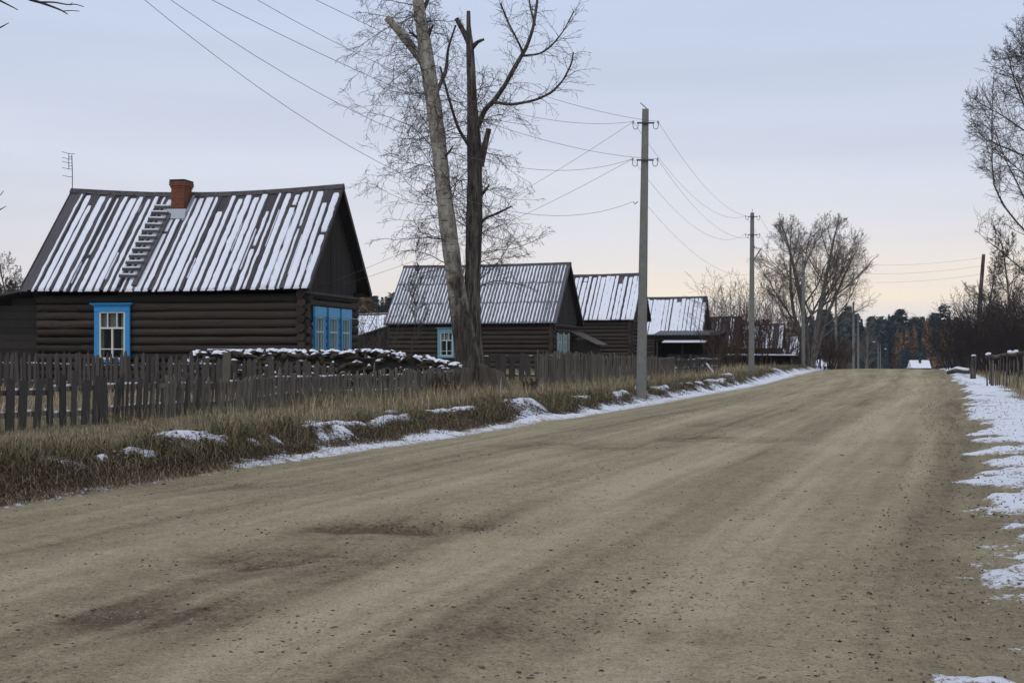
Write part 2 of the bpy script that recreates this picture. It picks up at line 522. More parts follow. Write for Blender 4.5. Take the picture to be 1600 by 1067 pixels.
right = xr[:, None] + np.array(rv)[None, :] / 0.95
GX = np.hstack([left, mid, right])
GY = np.repeat(ys[:, None], GX.shape[1], 1)
nL, nM, nR = left.shape[1], mid.shape[1], right.shape[1]
V_ = (GX - xl[:, None]) * 0.95
Wv = (GX - xr[:, None]) * 0.95
T_ = (GX - xl[:, None]) / (xr - xl)[:, None]
GZ = H(GX, GY)
on_road = sst(-0.10, 0.10, V_) * sst(0.25, -0.15, Wv)
# along-road coordinate for streaks
U = GY * 1.05
lane = fbm(T_ * 9.0, U / 14.0, 21, 3)
lane2 = fbm(T_ * 26.0, U / 8.0, 31, 3)
mott = fbm(GX / 1.3, GY / 1.3, 41, 4)
tone = 0.50 + 0.42 * (lane - 0.5) + 0.36 * (lane2 - 0.5) + 0.22 * (mott - 0.5)
def band(c, w): return np.exp(-((T_ - c) / w) ** 2)
tone += 0.34 * (fbm(T_ * 70.0, U / 4.0, 33, 2) - 0.5)
tone += 0.10 * band(0.60, 0.06) + 0.20 * band(0.80, 0.055) + 0.08 * band(0.12, 0.07) + 0.09 * band(0.36, 0.06)
tone -= 0.10 * band(0.69, 0.035) + 0.14 * band(0.97, 0.06) + 0.06 * band(0.54, 0.03) + 0.07 * band(0.48, 0.05) + 0.05 * band(0.22, 0.05)
relief = 0.050 * (lane - 0.5) + 0.022 * (lane2 - 0.5) + 0.03 * (mott - 0.5)
relief += 0.010 * (fbm(GX / 0.22, GY / 0.22, 51, 3) - 0.5)
relief += -0.020 * band(0.60, 0.05) - 0.022 * band(0.78, 0.045) + 0.02 * band(0.69, 0.03) + 0.03 * band(0.96, 0.04) * fbm(GX / 0.4, GY / 0.4, 5, 3)
for px, py, rad, dep in ((665, 828, 0.75, 0.055), (395, 885, 0.8, 0.045), (190, 965, 0.6, 0.035), (560, 835, 0.5, 0.02), (880, 700, 0.9, 0.03), (1120, 690, 0.9, 0.03), (990, 1000, 0.5, 0.02), (330, 760, 0.7, 0.03)):
    d_ = 2000 * EYE / (py - 549); x_ = (px - 800) * d_ / 2000
    q = ((GX - x_) / (rad * 1.25)) ** 2 + ((GY - d_) / (rad * 0.8)) ** 2
    hole = np.exp(-q * (0.4 + 1.2 * mott)) * np.clip(2.6 * (fbm(GX / 0.45, GY / 0.45, 43, 4) - 0.18), 0, 1.3)
    relief -= dep * hole
    tone -= 0.34 * hole * (0.5 + mott)
GZ += relief * on_road
# ---- snow cover
snow = np.full(GX.shape, -0.55)
n1 = fbm(GX / 0.9, GY / 0.9, 61, 4)
n2 = fbm(GX / 0.35, GY / 0.35, 71, 3)
amt = 0.74 + 0.36 * sst(16.0, 22, GY)
snow = np.maximum(snow, -0.55 + 1.30 * amt * (0.62 + 0.6 * n1) * np.exp(-((V_ + 0.12 + 0.25 * (n1 - 0.5)) / (0.16 + 0.14 * sst(16, 22, GY) + 0.008 * np.clip(GY, 0, 90))) ** 2))
topb = np.exp(-((V_ + 1.55 + 1.2 * (fbm(U / 3.0, U * 0, 77, 3) - 0.5)) / 0.55) ** 2)
snow = np.maximum(snow, -0.6 + topb * (sst(0.42, 0.70, n1) * 1.6))
snow = np.maximum(snow, -0.55 + 1.0 * sst(0.50, 0.75, n1) * sst(-2.0, -4.0, V_) * 0.8)      # thin cover in the yards
snow = np.maximum(snow, -0.45 + 0.9 * sst(0.46, 0.75, n1) * sst(-7.0, -9.0, V_))
mound = np.zeros_like(GX)
def hit(px, py):
    d = np.linspace(4, 130, 6000)
    z = EYE - (py - 549) * d / 2000
    k = int(np.argmax(z < H((px - 800) * d / 2000, d)))
    return (px - 800) * d[k] / 2000, d[k]
for px, py, rx_, ry_, hh in ((293, 690, 0.55, 0.75, 0.12), (335, 687, 0.35, 0.6, 0.07), (100, 721, 0.34, 0.40, 0.03), (122, 727, 0.16, 0.25, 0.03), (205, 706, 0.20, 0.32, 0.03), (230, 709, 0.22, 0.25, 0.03), (160, 715, 0.12, 0.2, 0.02), (398, 691, 0.3, 0.3, 0.03), (430, 688, 0.2, 0.3, 0.03), (508, 690, 0.36, 0.8, 0.06),
                          (535, 684, 0.32, 0.7, 0.05),
                          (803, 634, 0.6, 1.1, 0.22), (838, 636, 0.6, 1.0, 0.07),  (1135, 588, 0.9, 2.0, 0.16), (20, 708, 0.3, 0.4, 0.03), (1215, 579, 1.6, 2.6, 0.12)):
    x_, d_ = hit(px, py)
    q = ((GX - x_) / rx_) ** 2 + ((GY - d_) / ry_) ** 2
    g = np.exp(-q * (0.55 + 0.9 * n1))
    mound += 0.55 * hh * g * (0.3 + 1.4 * n2)
    snow = np.maximum(snow, -0.5 + 1.22 * g * (0.55 + 0.9 * n2))
# a broken line of snow along the top of the bank
line = np.exp(-((V_ + 0.86 + 0.35 * (fbm(U / 2.0, U * 0, 78, 3) - 0.5)) / (0.13 + 0.003 * GY)) ** 2) * sst(19.5, 21, GY) * sst(70, 55, GY) * sst(0.30, 0.52, fbm(U / 1.3, U * 0 + 2.0, 79, 3))
snow = np.maximum(snow, -0.5 + 1.25 * line * (0.7 + 0.6 * n2))
mound += 0.05 * line
# right side: broad trodden snow with bare earth between
rs = sst(-0.25, 0.55, Wv + 1.3 * (n1 - 0.5)) * sst(12, 7.0, Wv)
rs = rs * (0.30 + 0.62 * sst(6.8, 9.0, GY) + 0.18 * sst(10, 14, GY)) * (1 - 0.75 * sst(1.3, 2.4, Wv) * sst(34, 42, GY)) * (0.72 + 0.5 * sst(0.30, 0.60, fbm(GX / 0.7, GY / 1.2, 83, 4)))
snow = np.where(Wv > -0.6, np.maximum(snow, -0.55 + (1.22 + 0.26 * sst(9, 12, GY)) * rs), snow)
far_right = sst(6, 9, Wv)
snow = np.where(far_right > 0, np.maximum(snow, -0.5 + 0.85 * sst(0.45, 0.7, n1) * far_right), snow)
for px, py, rx_, ry_, s_ in ((1500, 1052, 0.17, 0.15, 1.75), (1555, 1062, 0.24, 0.12, 1.75), (1470, 1066, 0.10, 0.09, 1.5), (1585, 1005, 0.16, 0.10, 1.5), (1540, 935, 0.22, 0.3, 0.8), (1590, 860, 0.5, 0.7, 1.2), (1560, 800, 0.4, 0.9, 0.9), (1595, 790, 0.4, 1.2, 1.1)):
    d_ = 2000 * (EYE - 0.04) / (py - 549); x_ = (px - 800) * d_ / 2000
    g = np.exp(-(((GX - x_) / rx_) ** 2 + ((GY - d_) / ry_) ** 2) * (0.5 + n1))
    snow = np.maximum(snow, -0.5 + 0.98 * s_ * g * (0.6 + 0.8 * n2))
    mound += 0.02 * s_ * g * n2
# a bare wheel track that leaves the road across the snow on the right
edge = sst(2.6, 0.2, Wv) * sst(-0.8, -0.2, Wv)
snow -= edge * (0.55 * sst(0.48, 0.72, fbm(GX / 0.22, GY / 0.30, 85, 3)) + 0.25 * sst(0.5, 0.7, fbm(GX / 0.6, GY / 0.35, 86, 3)))
tq = np.exp(-((GY - 19.2 - 0.10 * (GX - 7.0)) / 0.55) ** 2) * sst(-0.3, 0.4, Wv)
snow -= 1.3 * tq
loose = sst(-0.5, 0.5, Wv) * sst(6.5, 2.5, Wv + 1.0 * n1)
snow_h = 0.045 * sst(0.35, 0.9, snow + 0.4 * (n2 - 0.5)) * (1 - 0.6 * on_road)
GZ += snow_h + mound
bank = sst(-0.25, -0.5, V_) * sst(-1.5, -1.1, V_)
GZ += 0.07 * (fbm(GX / 0.30, GY / 0.30, 91, 3) - 0.5) * bank + 0.05 * (n2 - 0.5) * sst(-0.9, -1.4, V_) * sst(-12, -8, V_)
GZ += 0.035 * (n2 - 0.5) * loose + 0.05 * (fbm(GX / 0.8, GY / 0.5, 97, 3) - 0.5) * loose
litter_face = 1
gravel = np.clip(sst(-0.45, -0.05, V_) * (1 - sst(0.0, 0.3, Wv)) + loose * 0.95 * sst(5.5, 2.0, Wv), 0, 1)
tone = np.where(Wv > -0.3, np.minimum(tone, 0.40 + 0.45 * (mott - 0.5) + 0.2 * (n2 - 0.5)), tone)
tone -= 0.15 * sst(0.35, -0.3, V_) * (1 - sst(18, 24, GY))
litter = np.clip(0.30 + 0.75 * bank + 0.6 * (n1 - 0.5) + 0.25 * sst(-2.6, -1.2, V_) * (V_ < 0), 0, 1)
farfield = sst(120, 180, GY)
snow = snow * (1 - farfield) - 0.45 * farfield
gravel = gravel * (1 - farfield * (1 - on_road))
MASK = np.stack([np.clip(snow, -1, 2), gravel, np.clip(tone, 0, 1), litter], -1)
nrow, ncol = GX.shape
idx = np.arange(nrow * ncol).reshape(nrow, ncol)
def cut(name, c0, c1, r0=0, r1=None):
    r1 = nrow if r1 is None else r1
    sub = idx[r0:r1, c0:c1]
    n_r, n_c = sub.shape
    loc = np.arange(n_r * n_c).reshape(n_r, n_c)
    F = np.stack([loc[:-1, :-1], loc[:-1, 1:], loc[1:, 1:], loc[1:, :-1]], -1).reshape(-1, 4)
    P = np.stack([GX[r0:r1, c0:c1], GY[r0:r1, c0:c1], GZ[r0:r1, c0:c1]], -1).reshape(-1, 3)
    me = raw_mesh(name, P, F, M['land'], True)
    color_attr(me, 'mask', MASK[r0:r1, c0:c1].reshape(-1, 4))
    return put(name, me, kind='structure')
cV = int(np.searchsorted(Lc, -2.6))
cut('ground', 0, cV + 1)
cut('verge', cV, nL)
cut('road', nL - 1, nL + nM + 1)
cR = nL + nM + int(np.searchsorted(rv, 7.0))
cut('verge', nL + nM, cR + 1)
cut('ground', cR, ncol)

def ground_at(x, y):
    """height and snow of the built land at points left or right of the road (nearest grid point)"""
    x = np.asarray(x, float); y = np.asarray(y, float)
    r = np.clip(np.searchsorted(ys, y), 0, nrow - 1)
    v = (x - XL(y)) * 0.95
    w = (x - XR(y)) * 0.95
    t = np.clip((x - XL(y)) / (XR(y) - XL(y)), 0, 1)
    cl = np.clip(np.searchsorted(Lc, v), 0, nL - 1)
    cr = nL + nM + np.clip(np.searchsorted(np.array(rv), w), 0, nR - 1)
    cm = nL - 1 + np.round(t * nt_).astype(int)
    c = np.where(v < 0, cl, np.where(w > 0, cr, cm))
    return GZ[r, c], snow[r, c]
def gz(x, y):
    return float(ground_at(np.array([x]), np.array([y]))[0][0])

# ---------------------------------------------------------------- shared unit meshes
def log_mesh(k):
    n, m = 10, 10
    mb = MB()
    P = [(-0.5 + i / (m - 1), 0.045 * R.uniform(-1, 1), 0.045 * R.uniform(-1, 1)) for i in range(m)]
    base = [1 + R.uniform(-0.05, 0.05) for _ in range(n)]
    for i in range(m):
        for j in range(n):
            a = 2 * math.pi * j / n
            r = 0.5 * base[j] * (1 + R.uniform(-0.06, 0.06))
            mb.v.append((P[i][0], P[i][1] + r * math.cos(a), P[i][2] + r * math.sin(a)))
    for i in range(m - 1):
        for j in range(n):
            j2 = (j + 1) % n
            mb.f.append((i * n + j, i * n + j2, (i + 1) * n + j2, (i + 1) * n + j))
    mb.f.append(tuple(range(n))[::-1]); mb.f.append(tuple((m - 1) * n + j for j in range(n)))
    return mb
def split_smooth(me):
    me.polygons.foreach_set('use_smooth', [len(p.vertices) == 4 for p in me.polygons])
LOGS = {}
def log_set(mat):
    if mat not in LOGS:
        LOGS[mat] = []
        for k in range(5):
            me = log_mesh(k).mesh('log', M[mat]); split_smooth(me)
            LOGS[mat].append(me)
    return LOGS[mat]
def board_mesh(mat, seg=6, warp=0.02, taper=0.0, name='board'):
    """unit board: x -.5..  .5 wide, y 0..1 long, z 0..1 thick, slightly uneven"""
    mb = MB()
    rows = []
    for i in range(seg + 1):
        y = i / seg
        a, b_ = R.uniform(-warp, warp), R.uniform(-warp, warp)
        z = R.uniform(-0.15, 0.15) if 0 < i < seg else 0
        rows.append([(-0.5 + a, y, z), (0.5 + b_, y, z), (0.5 + b_, y, 1 + z), (-0.5 + a, y, 1 + z)])
    for r_ in rows:
        mb.v.extend(r_)
    for i in range(seg):
        for j in range(4):
            j2 = (j + 1) % 4
            mb.f.append((i * 4 + j, i * 4 + j2, i * 4 + 4 + j2, i * 4 + 4 + j))
    mb.f.append((3, 2, 1, 0)); mb.f.append((seg * 4, seg * 4 + 1, seg * 4 + 2, seg * 4 + 3))
    return mb.mesh(name, M[mat])
BOARDS = {}
def boards(mat):
    if mat not in BOARDS:
        BOARDS[mat] = [board_mesh(mat) for _ in range(4)]
    return BOARDS[mat]

def window(root, loc, rz, w, h, casing='blue', top='blue', sash='white', cornice=0.16, kind='six', curtain='curtain', cas_w=0.17, ears=0.10, label=None, lintel=None):
    """w x h outside the casing; local x across, z up, outward -y. The window mesh is the casing."""
    mb = MB()
    d0, d1 = -0.05, 0.02
    ch = lintel or cas_w * 1.05
    mb.box(-w / 2, -w / 2 + cas_w, d0, d1, 0.0, h - ch)
    mb.box(w / 2 - cas_w, w / 2, d0, d1, 0.0, h - ch)
    mb.box(-w / 2 + cas_w, w / 2 - cas_w, d0 + 0.006, d1, 0.0, 0.10)
    wn = put('window', mb.mesh('window', M[casing]), root, loc=loc, rot=(0, 0, rz))
    if label:
        wn['label'] = label
    mb = MB()
    mb.box(-w / 2 - 0.002, w / 2 + 0.002, d0 - 0.012, d1, h - ch + 0.002, h)
    if ears:
        mb.hexa([(-w / 2 - 0.01, d0 - 0.03, h), (w / 2 + 0.01, d0 - 0.03, h), (w / 2 + 0.01, d1, h), (-w / 2 - 0.01, d1, h)],
                [(-w / 2 - ears, d0 - 0.07, h + 0.075), (w / 2 + ears, d0 - 0.07, h + 0.075), (w / 2 + ears, d1, h + 0.075), (-w / 2 - ears, d1, h + 0.075)])
        mb.box(-w / 2 - ears - 0.03, w / 2 + ears + 0.03, d0 - 0.09, d1, h + 0.077, h + 0.11)
    put('lintel_board', mb.mesh('lintel_board', M[top]), wn)
    iw, z0, z1 = w / 2 - cas_w - 0.004, 0.104, h - ch - 0.002
    s = 0.055
    mb = MB()
    mb.box(-iw, -iw + s, -0.035, 0.06, z0, z1); mb.box(iw - s, iw, -0.035, 0.06, z0, z1)
    mb.box(-iw + s, iw - s, -0.035, 0.06, z0, z0 + s * 1.3); mb.box(-iw + s, iw - s, -0.035, 0.06, z1 - s * 0.8, z1)
    H_ = z1 - z0
    zt = z0 + H_ * 0.66
    mb.box(-iw + s, iw - s, -0.030, 0.055, zt - 0.03, zt + 0.03)
    mu = 0.030
    if kind == 'six':
        mb.box(-mu, mu, -0.030, 0.055, z0 + s * 1.3, zt - 0.03)
        for sx in (-1, 1):
            mb.box(sx * iw * 0.36 - 0.018, sx * iw * 0.36 + 0.018, -0.028, 0.05, zt + 0.03, z1 - s * 0.8)
        zl = z0 + H_ * 0.22
        mb.box(-iw + s, -mu, -0.027, 0.05, zl - 0.016, zl + 0.016); mb.box(mu, iw - s, -0.027, 0.05, zl - 0.016, zl + 0.016)
    else:
        for sx in (-0.36, 0.36):
            mb.box(sx * iw - 0.016, sx * iw + 0.016, -0.030, 0.05, z0 + s * 1.3, zt - 0.03)
            mb.box(sx * iw - 0.016, sx * iw + 0.016, -0.030, 0.05, zt + 0.03, z1 - s * 0.8)
    put('sash', mb.mesh('sash', M[sash]), wn)
    mb = MB()
    mb.add([(-iw + s, 0.012, z0 + s), (iw - s, 0.012, z0 + s), (iw - s, 0.012, zt), (-iw + s, 0.012, zt)], [(0, 1, 2, 3)])
    put('pane', mb.mesh('pane', M['glass']), wn)
    mb = MB()
    mb.add([(-iw + s, 0.012, zt), (iw - s, 0.012, zt), (iw - s, 0.012, z1), (-iw + s, 0.012, z1)], [(0, 1, 2, 3)])
    put('pane', mb.mesh('pane', M['glass']), wn)
    # folded curtains behind the glass, in places a dark sheet painting the unlit room
    def cloth(x0, x1, za, zc, name='curtain'):
        k = 14
        mb = MB()
        for i in range(k + 1):
            x = x0 + (x1 - x0) * i / k
            y = 0.13 + 0.015 * math.sin(i * 2.1) + R.uniform(-0.004, 0.004)
            mb.v += [(x, y, za), (x, y, zc)]
        mb.f += [(2 * i, 2 * i + 2, 2 * i + 3, 2 * i + 1) for i in range(k)]
        put(name, mb.mesh(name, M[curtain], True), wn)
    if kind == 'six':
        cloth(-iw * 0.32, iw * 0.32, zt, z1); cloth(-iw, -iw * 0.52, zt, z1); cloth(iw * 0.52, iw, zt, z1)
        cloth(iw * 0.55, iw, z0, zt)
        cloth(-iw, -iw * 0.78, z0, zt)
    else:
        cloth(-iw, iw, z0, z1)
    return wn

def house(root, L, W_, hw, ez, rz_, ol, orr, of, ob, sag=0.0, lift=0.0, pitch=0.29, logmat='log', front=(), gable=(), roof='boards',
          bw=0.235, snow_amt=0.7, snow_w=1.0, cutp=0.05, gable_logs=True, dark_gap=0.5, snow_name='snow', sheet_rows=3, slate_snow=0.5, walls='logs', seed=1):
    """local frame: front wall on y=0 facing -y, x from -L to 0, gable wall on x=0 facing +x"""
    rr = random.Random(seed)
    holes_f = [(x - w / 2 + 0.10, x + w / 2 - 0.10, z + 0.05, z + h - 0.1) for x, z, w, h in front]
    holes_g = [(y - w / 2 + 0.10, y + w / 2 - 0.10, z + 0.05, z + h - 0.1) for y, z, w, h in gable]
    # wall core: sheets around the openings, hollow and dark inside
    mb = MB()
    def sheet(a0, a1, z0, z1, holes, f):
        xs = sorted({a0, a1, *[q for h_ in holes for q in h_[:2]]})
        zs = sorted({z0, z1, *[q for h_ in holes for q in h_[2:]]})
        for i in range(len(xs) - 1):
            for j in range(len(zs) - 1):
                cx, cz = (xs[i] + xs[i + 1]) / 2, (zs[j] + zs[j + 1]) / 2
                if any(h_[0] < cx < h_[1] and h_[2] < cz < h_[3] for h_ in holes):
                    continue
                mb.add([f(xs[i], zs[j]), f(xs[i + 1], zs[j]), f(xs[i + 1], zs[j + 1]), f(xs[i], zs[j + 1])], [(0, 1, 2, 3)])
    t_ = 0.10
    sheet(-L + t_, -t_, -0.5, hw, holes_f, lambda a, z: (a, t_, z))
    sheet(t_, W_ - t_, -0.5, hw, holes_g, lambda a, z: (-t_, a, z))
    sheet(-L + t_, -t_, -0.5, hw, [], lambda a, z: (a, W_ - t_, z))
    sheet(t_, W_ - t_, -0.5, hw, [], lambda a, z: (-L + t_, a, z))
    mb.build('wall', M['plank_dark'], root)
    ym = (-of + W_ + ob) / 2
    # logs
    if walls == 'logs':
        lm = log_set(logmat)
        def log(x0, x1, yy, zz, dia, along_y=False):
            ln = x1 - x0
            c = (x0 + x1) / 2
            o = put('log', rr.choice(lm), root, loc=(c, yy, zz) if not along_y else (yy, c, zz),
                    rot=(rr.uniform(0, 6.28), 0, 0) if not along_y else (rr.uniform(0, 6.28), 0, math.pi / 2), scale=(ln, dia, dia))
            return o
        def row(a0, a1, zz, holes, yy, along_y):
            cuts = [(a0, a1)]
            for h_ in holes:
                if h_[2] - 0.10 < zz < h_[3] + 0.10:
                    nc = []
                    for p, q in cuts:
                        if h_[0] > p and h_[1] < q:
                            nc += [(p, h_[0]), (h_[1], q)]
                        else:
                            nc.append((p, q))
                    cuts = nc
            for p, q in cuts:
                if q - p > 0.05:
                    log(p, q, yy, zz, pitch * rr.uniform(0.97, 1.10), along_y)
        nrows = int(round(hw / pitch))
        for i in range(nrows):
            zz = pitch * (i + 0.5)
            row(-L - rr.uniform(0.16, 0.26), rr.uniform(0.16, 0.27), zz, holes_f, 0.02, False)
            row(-rr.uniform(0.16, 0.27), W_ + rr.uniform(0.16, 0.27), zz + pitch * 0.5, holes_g, -0.02, True)
    else:
        bm_ = boards('plank_dark')
        x = -L
        while x < 0:
            w_ = rr.uniform(0.16, 0.24)
            put('wall_plank', rr.choice(bm_), root, loc=(x + w_ / 2, 0.05, -0.3), rot=(math.pi / 2, 0, 0), scale=(w_ * 0.95, hw + 0.3, 0.03))
            x += w_
        y = 0.0
        while y < W_:
            w_ = rr.uniform(0.16, 0.24)
            put('wall_plank', rr.choice(bm_), root, loc=(-0.05, y + w_ / 2, -0.3), rot=(math.pi / 2, 0, math.pi / 2), scale=(w_ * 0.95, hw + 0.3, 0.03))
            y += w_
    x0, x1 = -L - ol, orr
    def ridge(x):
        s = (x - x0) / (x1 - x0)
        return rz_ + lift * (1 - s) - sag * math.sin(math.pi * s)
    def eave(x):
        s = (x - x0) / (x1 - x0)
        return ez - 0.25 * sag * math.sin(math.pi * s)
    def S(x, t, h=0.0):
        e = Vector((x, -of, eave(x))); r = Vector((x, ym, ridge(x)))
        d = (r - e).normalized()
        n = Vector((0, -d.z, d.y))
        return e.lerp(r, t) + n * h
    # gable planks, under the slopes
    bm_ = boards('plank_dark')
    y = 0.02
    while y < W_ - 0.05:
        w_ = rr.uniform(0.15, 0.21)
        yc = y + w_ / 2
        if yc < ym:
            top = ez + (rz_ - ez) * (yc + of) / (ym + of)
        else:
            top = ez + (rz_ - ez) * (W_ + ob - yc) / (W_ + ob - ym)
        top -= 0.22
        if top > hw + 0.05:
            put('gable_plank', rr.choice(bm_), root, loc=(0.02 + rr.uniform(0, 0.012), yc, hw - 0.02), rot=(math.pi / 2, 0, math.pi / 2), scale=(w_ * 0.96, top - hw, 0.028))
        y += w_
    mb = MB()   # behind the planks and over the far gable: solid boarding
    mb.add([(-0.04, 0, hw - 0.1), (-0.04, W_, hw - 0.1), (-0.04, ym, rz_ - 0.25)], [(0, 1, 2)])
    mb.build('gable_backing', M['plank_dark'], root)
    mb = MB()
    mb.add([(-L + 0.04, 0, hw - 0.1), (-L + 0.04, W_, hw - 0.1), (-L + 0.04, ym, rz_ - 0.25)], [(0, 2, 1)])
    mb.build('gable_backing', M['plank_dark'], root)
    mb = MB()   # beam that closes the log wall under the gable
    mb.box(-0.10, 0.20, -0.25, W_ + 0.25, hw + 0.005, hw + 0.07)
    mb.build('gable_sill_board', M['trim_wood'], root)
    mb = MB()   # eave boarding seen under the overhang
    mb.add([(x0, -of, ez - 0.10), (x1, -of, ez - 0.10), (x1, 0.25, ez + 0.02), (x0, 0.25, ez + 0.02)], [(0, 1, 2, 3)])
    mb.add([(x0, W_ + ob, ez - 0.10), (x1, W_ + ob, ez - 0.10), (x1, W_ - 0.25, ez + 0.02), (x0, W_ - 0.25, ez + 0.02)], [(3, 2, 1, 0)])
    mb.build('eave_soffit', M['plank_dark'], root)
    # roof body
    mb = MB()
    K = 16
    xs = [x0 + (x1 - x0) * i / K for i in range(K + 1)]
    for i in range(K):
        a, c = xs[i], xs[i + 1]
        mb.add([S(a, 0, -0.07), S(c, 0, -0.07), S(c, 1, -0.07), S(a, 1, -0.07), S(a, 0, -0.02), S(c, 0, -0.02), S(c, 1, -0.02), S(a, 1, -0.02)],
               [(0, 3, 2, 1), (4, 5, 6, 7), (0, 1, 5, 4), (2, 3, 7, 6)] + ([(3, 0, 4, 7)] if i == 0 else []) + ([(1, 2, 6, 5)] if i == K - 1 else []))
        def Bk(x, t, h):
            e = Vector((x, W_ + ob, eave(x))); r = Vector((x, ym, ridge(x)))
            d = (r - e).normalized()
            return e.lerp(r, t) + Vector((0, d.z, -d.y)) * h
        mb.add([Bk(a, 0, -0.07), Bk(c, 0, -0.07), Bk(c, 1, -0.07), Bk(a, 1, -0.07), Bk(a, 0, 0.03), Bk(c, 0, 0.03), Bk(c, 1, 0.03), Bk(a, 1, 0.03)],
               [(0, 1, 2, 3), (4, 7, 6, 5), (0, 4, 5, 1), (2, 6, 7, 3)] + ([(3, 7, 4, 0)] if i == 0 else []) + ([(1, 5, 6, 2)] if i == K - 1 else []))
    body = mb.build('roof', M['plank_dark'], root)
    smb = MB()
    def strip(xc, wd, t0, t1, h, n=26, rag=0.25, curve=0.0):
        """a ragged, lumpy strip of snow on the slope"""
        o = len(smb.v)
        ph = rr.uniform(0, 50)
        for i in range(n + 1):
            t = t0 + (t1 - t0) * i / n
            jl = rag * (vnoise(np.array([i * 0.55 + ph]), np.array([0.5]), 5)[0] - 0.5) * 1.6 + rr.uniform(-0.035, 0.035)
            jr = rag * (vnoise(np.array([i * 0.55 + ph]), np.array([9.5]), 6)[0] - 0.5) * 1.6 + rr.uniform(-0.035, 0.035)
            e_ = 1.0 if 0 < i < n else 0.8
            a = xc - wd * (0.5 + jl) * e_; c = xc + wd * (0.5 + jr) * e_
            hh = h * rr.uniform(0.93, 1.06)
            smb.v += [tuple(S(a, t, 0.0 + h * 0.2)), tuple(S(a + (c - a) * 0.22, t, hh)), tuple(S(a + (c - a) * 0.78, t, hh)), tuple(S(c, t, 0.0 + h * 0.2))]
        for i in range(n):
            for j in range(3):
                smb.f.append((o + i * 4 + j, o + i * 4 + j + 1, o + i * 4 + 5 + j, o + i * 4 + 4 + j))
        smb.f.append((o, o + 3, o + 2, o + 1)); k_ = o + n * 4
        smb.f.append((k_, k_ + 1, k_ + 2, k_ + 3))
    if roof == 'boards':
        bm_ = boards('roof_wood')
        nb = int(round((x1 - x0) / bw))
        w_ = (x1 - x0) / nb
        for i in range(nb):
            x = x0 + (i + 0.5) * w_
            lo = i % 2
            t0 = -0.012 + rr.uniform(-0.012, 0.008)
            e, r = S(x, t0, -0.015 + 0.028 * lo), S(x, 1.0, -0.015 + 0.028 * lo)
            d = r - e
            put('roof_board', rr.choice(bm_), body, loc=e, rot=(math.atan2(d.z, d.y), 0, 0), scale=(w_ * (1.10 if lo else 1.0) * rr.uniform(0.94, 1.0), d.length, 0.026))
            q = rr.random()
            top = 0.985 - rr.uniform(0.0, 0.06) - (rr.uniform(0.05, 0.25) if q < 0.13 else 0)
            hh = 0.026 * lo + 0.024
            if q < snow_amt + 0.25 and i > 0:
                full = rr.random() < snow_amt
                wd = snow_w * w_ * (rr.uniform(0.72, 1.20) if full else rr.uniform(0.30, 0.65))
                xo = rr.uniform(-0.1, 0.1) * w_ if full else rr.uniform(-0.2, 0.2) * w_
                cutat = rr.uniform(0.25, 0.85) if rr.random() < cutp else None
                if cutat:
                    strip(x + xo, wd, -0.02 - rr.uniform(0, 0.006), cutat, hh, n=14, rag=0.10 if full else 0.26)
                    strip(x + xo + rr.uniform(-0.12, 0.12) * w_, wd * rr.uniform(0.45, 1.05), cutat + rr.uniform(0.006, 0.05), top, hh, n=14, rag=0.12 if full else 0.28)
                else:
                    strip(x + xo, wd, -0.02 - rr.uniform(0, 0.006), top, hh, rag=0.10 if full else 0.24)
                if cutp > 0.1 and rr.random() < 0.35:   # a thin second line where melt ran between boards
                    a_ = rr.uniform(0.0, 0.5)
                    strip(x + 0.52 * w_, w_ * rr.uniform(0.08, 0.18), a_, a_ + rr.uniform(0.15, 0.45), hh, n=12, rag=0.3)
    else:
        # wavy slate sheets laid in courses
        pw = 0.215
        sw = pw * 5
        ns = int(math.ceil((x1 - x0) / sw))
        Ls = (S(0, 1) - S(0, 0)).length
        rows = sheet_rows
        mb = MB()
        q = 6
        cols = 5 * q
        for iy in range(2):
            for i in range(cols + 1):
                xx = i / q * pw
                zz = 0.028 * math.cos(2 * math.pi * i / q)
                mb.v.append((xx, iy * (Ls / rows) * 1.04, zz))
        mb.f = [(i, i + 1, cols + 2 + i, cols + 1 + i) for i in range(cols)]
        sm = mb.mesh('roof_sheet', M['slate'], True)
        sol = None
        for i in range(ns):
            for j in range(rows):
                x = x0 + i * sw
                if i == ns - 1:
                    x = x1 - sw
                e = S(x, j / rows - 0.01, 0.035 + rr.uniform(0, 0.006) - (0.004 if i == ns - 1 else 0)); r = S(x, min(1, (j + 1) / rows), 0.05)
                d = r - e
                put('roof_sheet', sm, body, loc=e, rot=(math.atan2(d.z, d.y) - 0.006, 0, 0))
        nw = int((x1 - x0) / pw)
        for i in range(nw):
            xc = x0 + (i + 0.5) * pw
            for j in range(rows):
                a, c = j / rows, (j + 1) / rows
                wd = pw * rr.uniform(0.42, 0.70) * slate_snow * 2
                if xc < x0 + 0.45 * (x1 - x0):
                    wd *= rr.uniform(0.75, 1.0)
                strip(xc + rr.uniform(-0.01, 0.01), wd, a + rr.uniform(0.002, 0.02), c - rr.uniform(0.0, 0.018), 0.052, n=12, rag=0.30)
    if smb.v:
        smb.build(snow_name, M['snow_thin' if roof == 'boards' else 'snow'], body, True, 'stuff')
    # ridge boards with a line of snow
    mb = MB(); sb = MB()
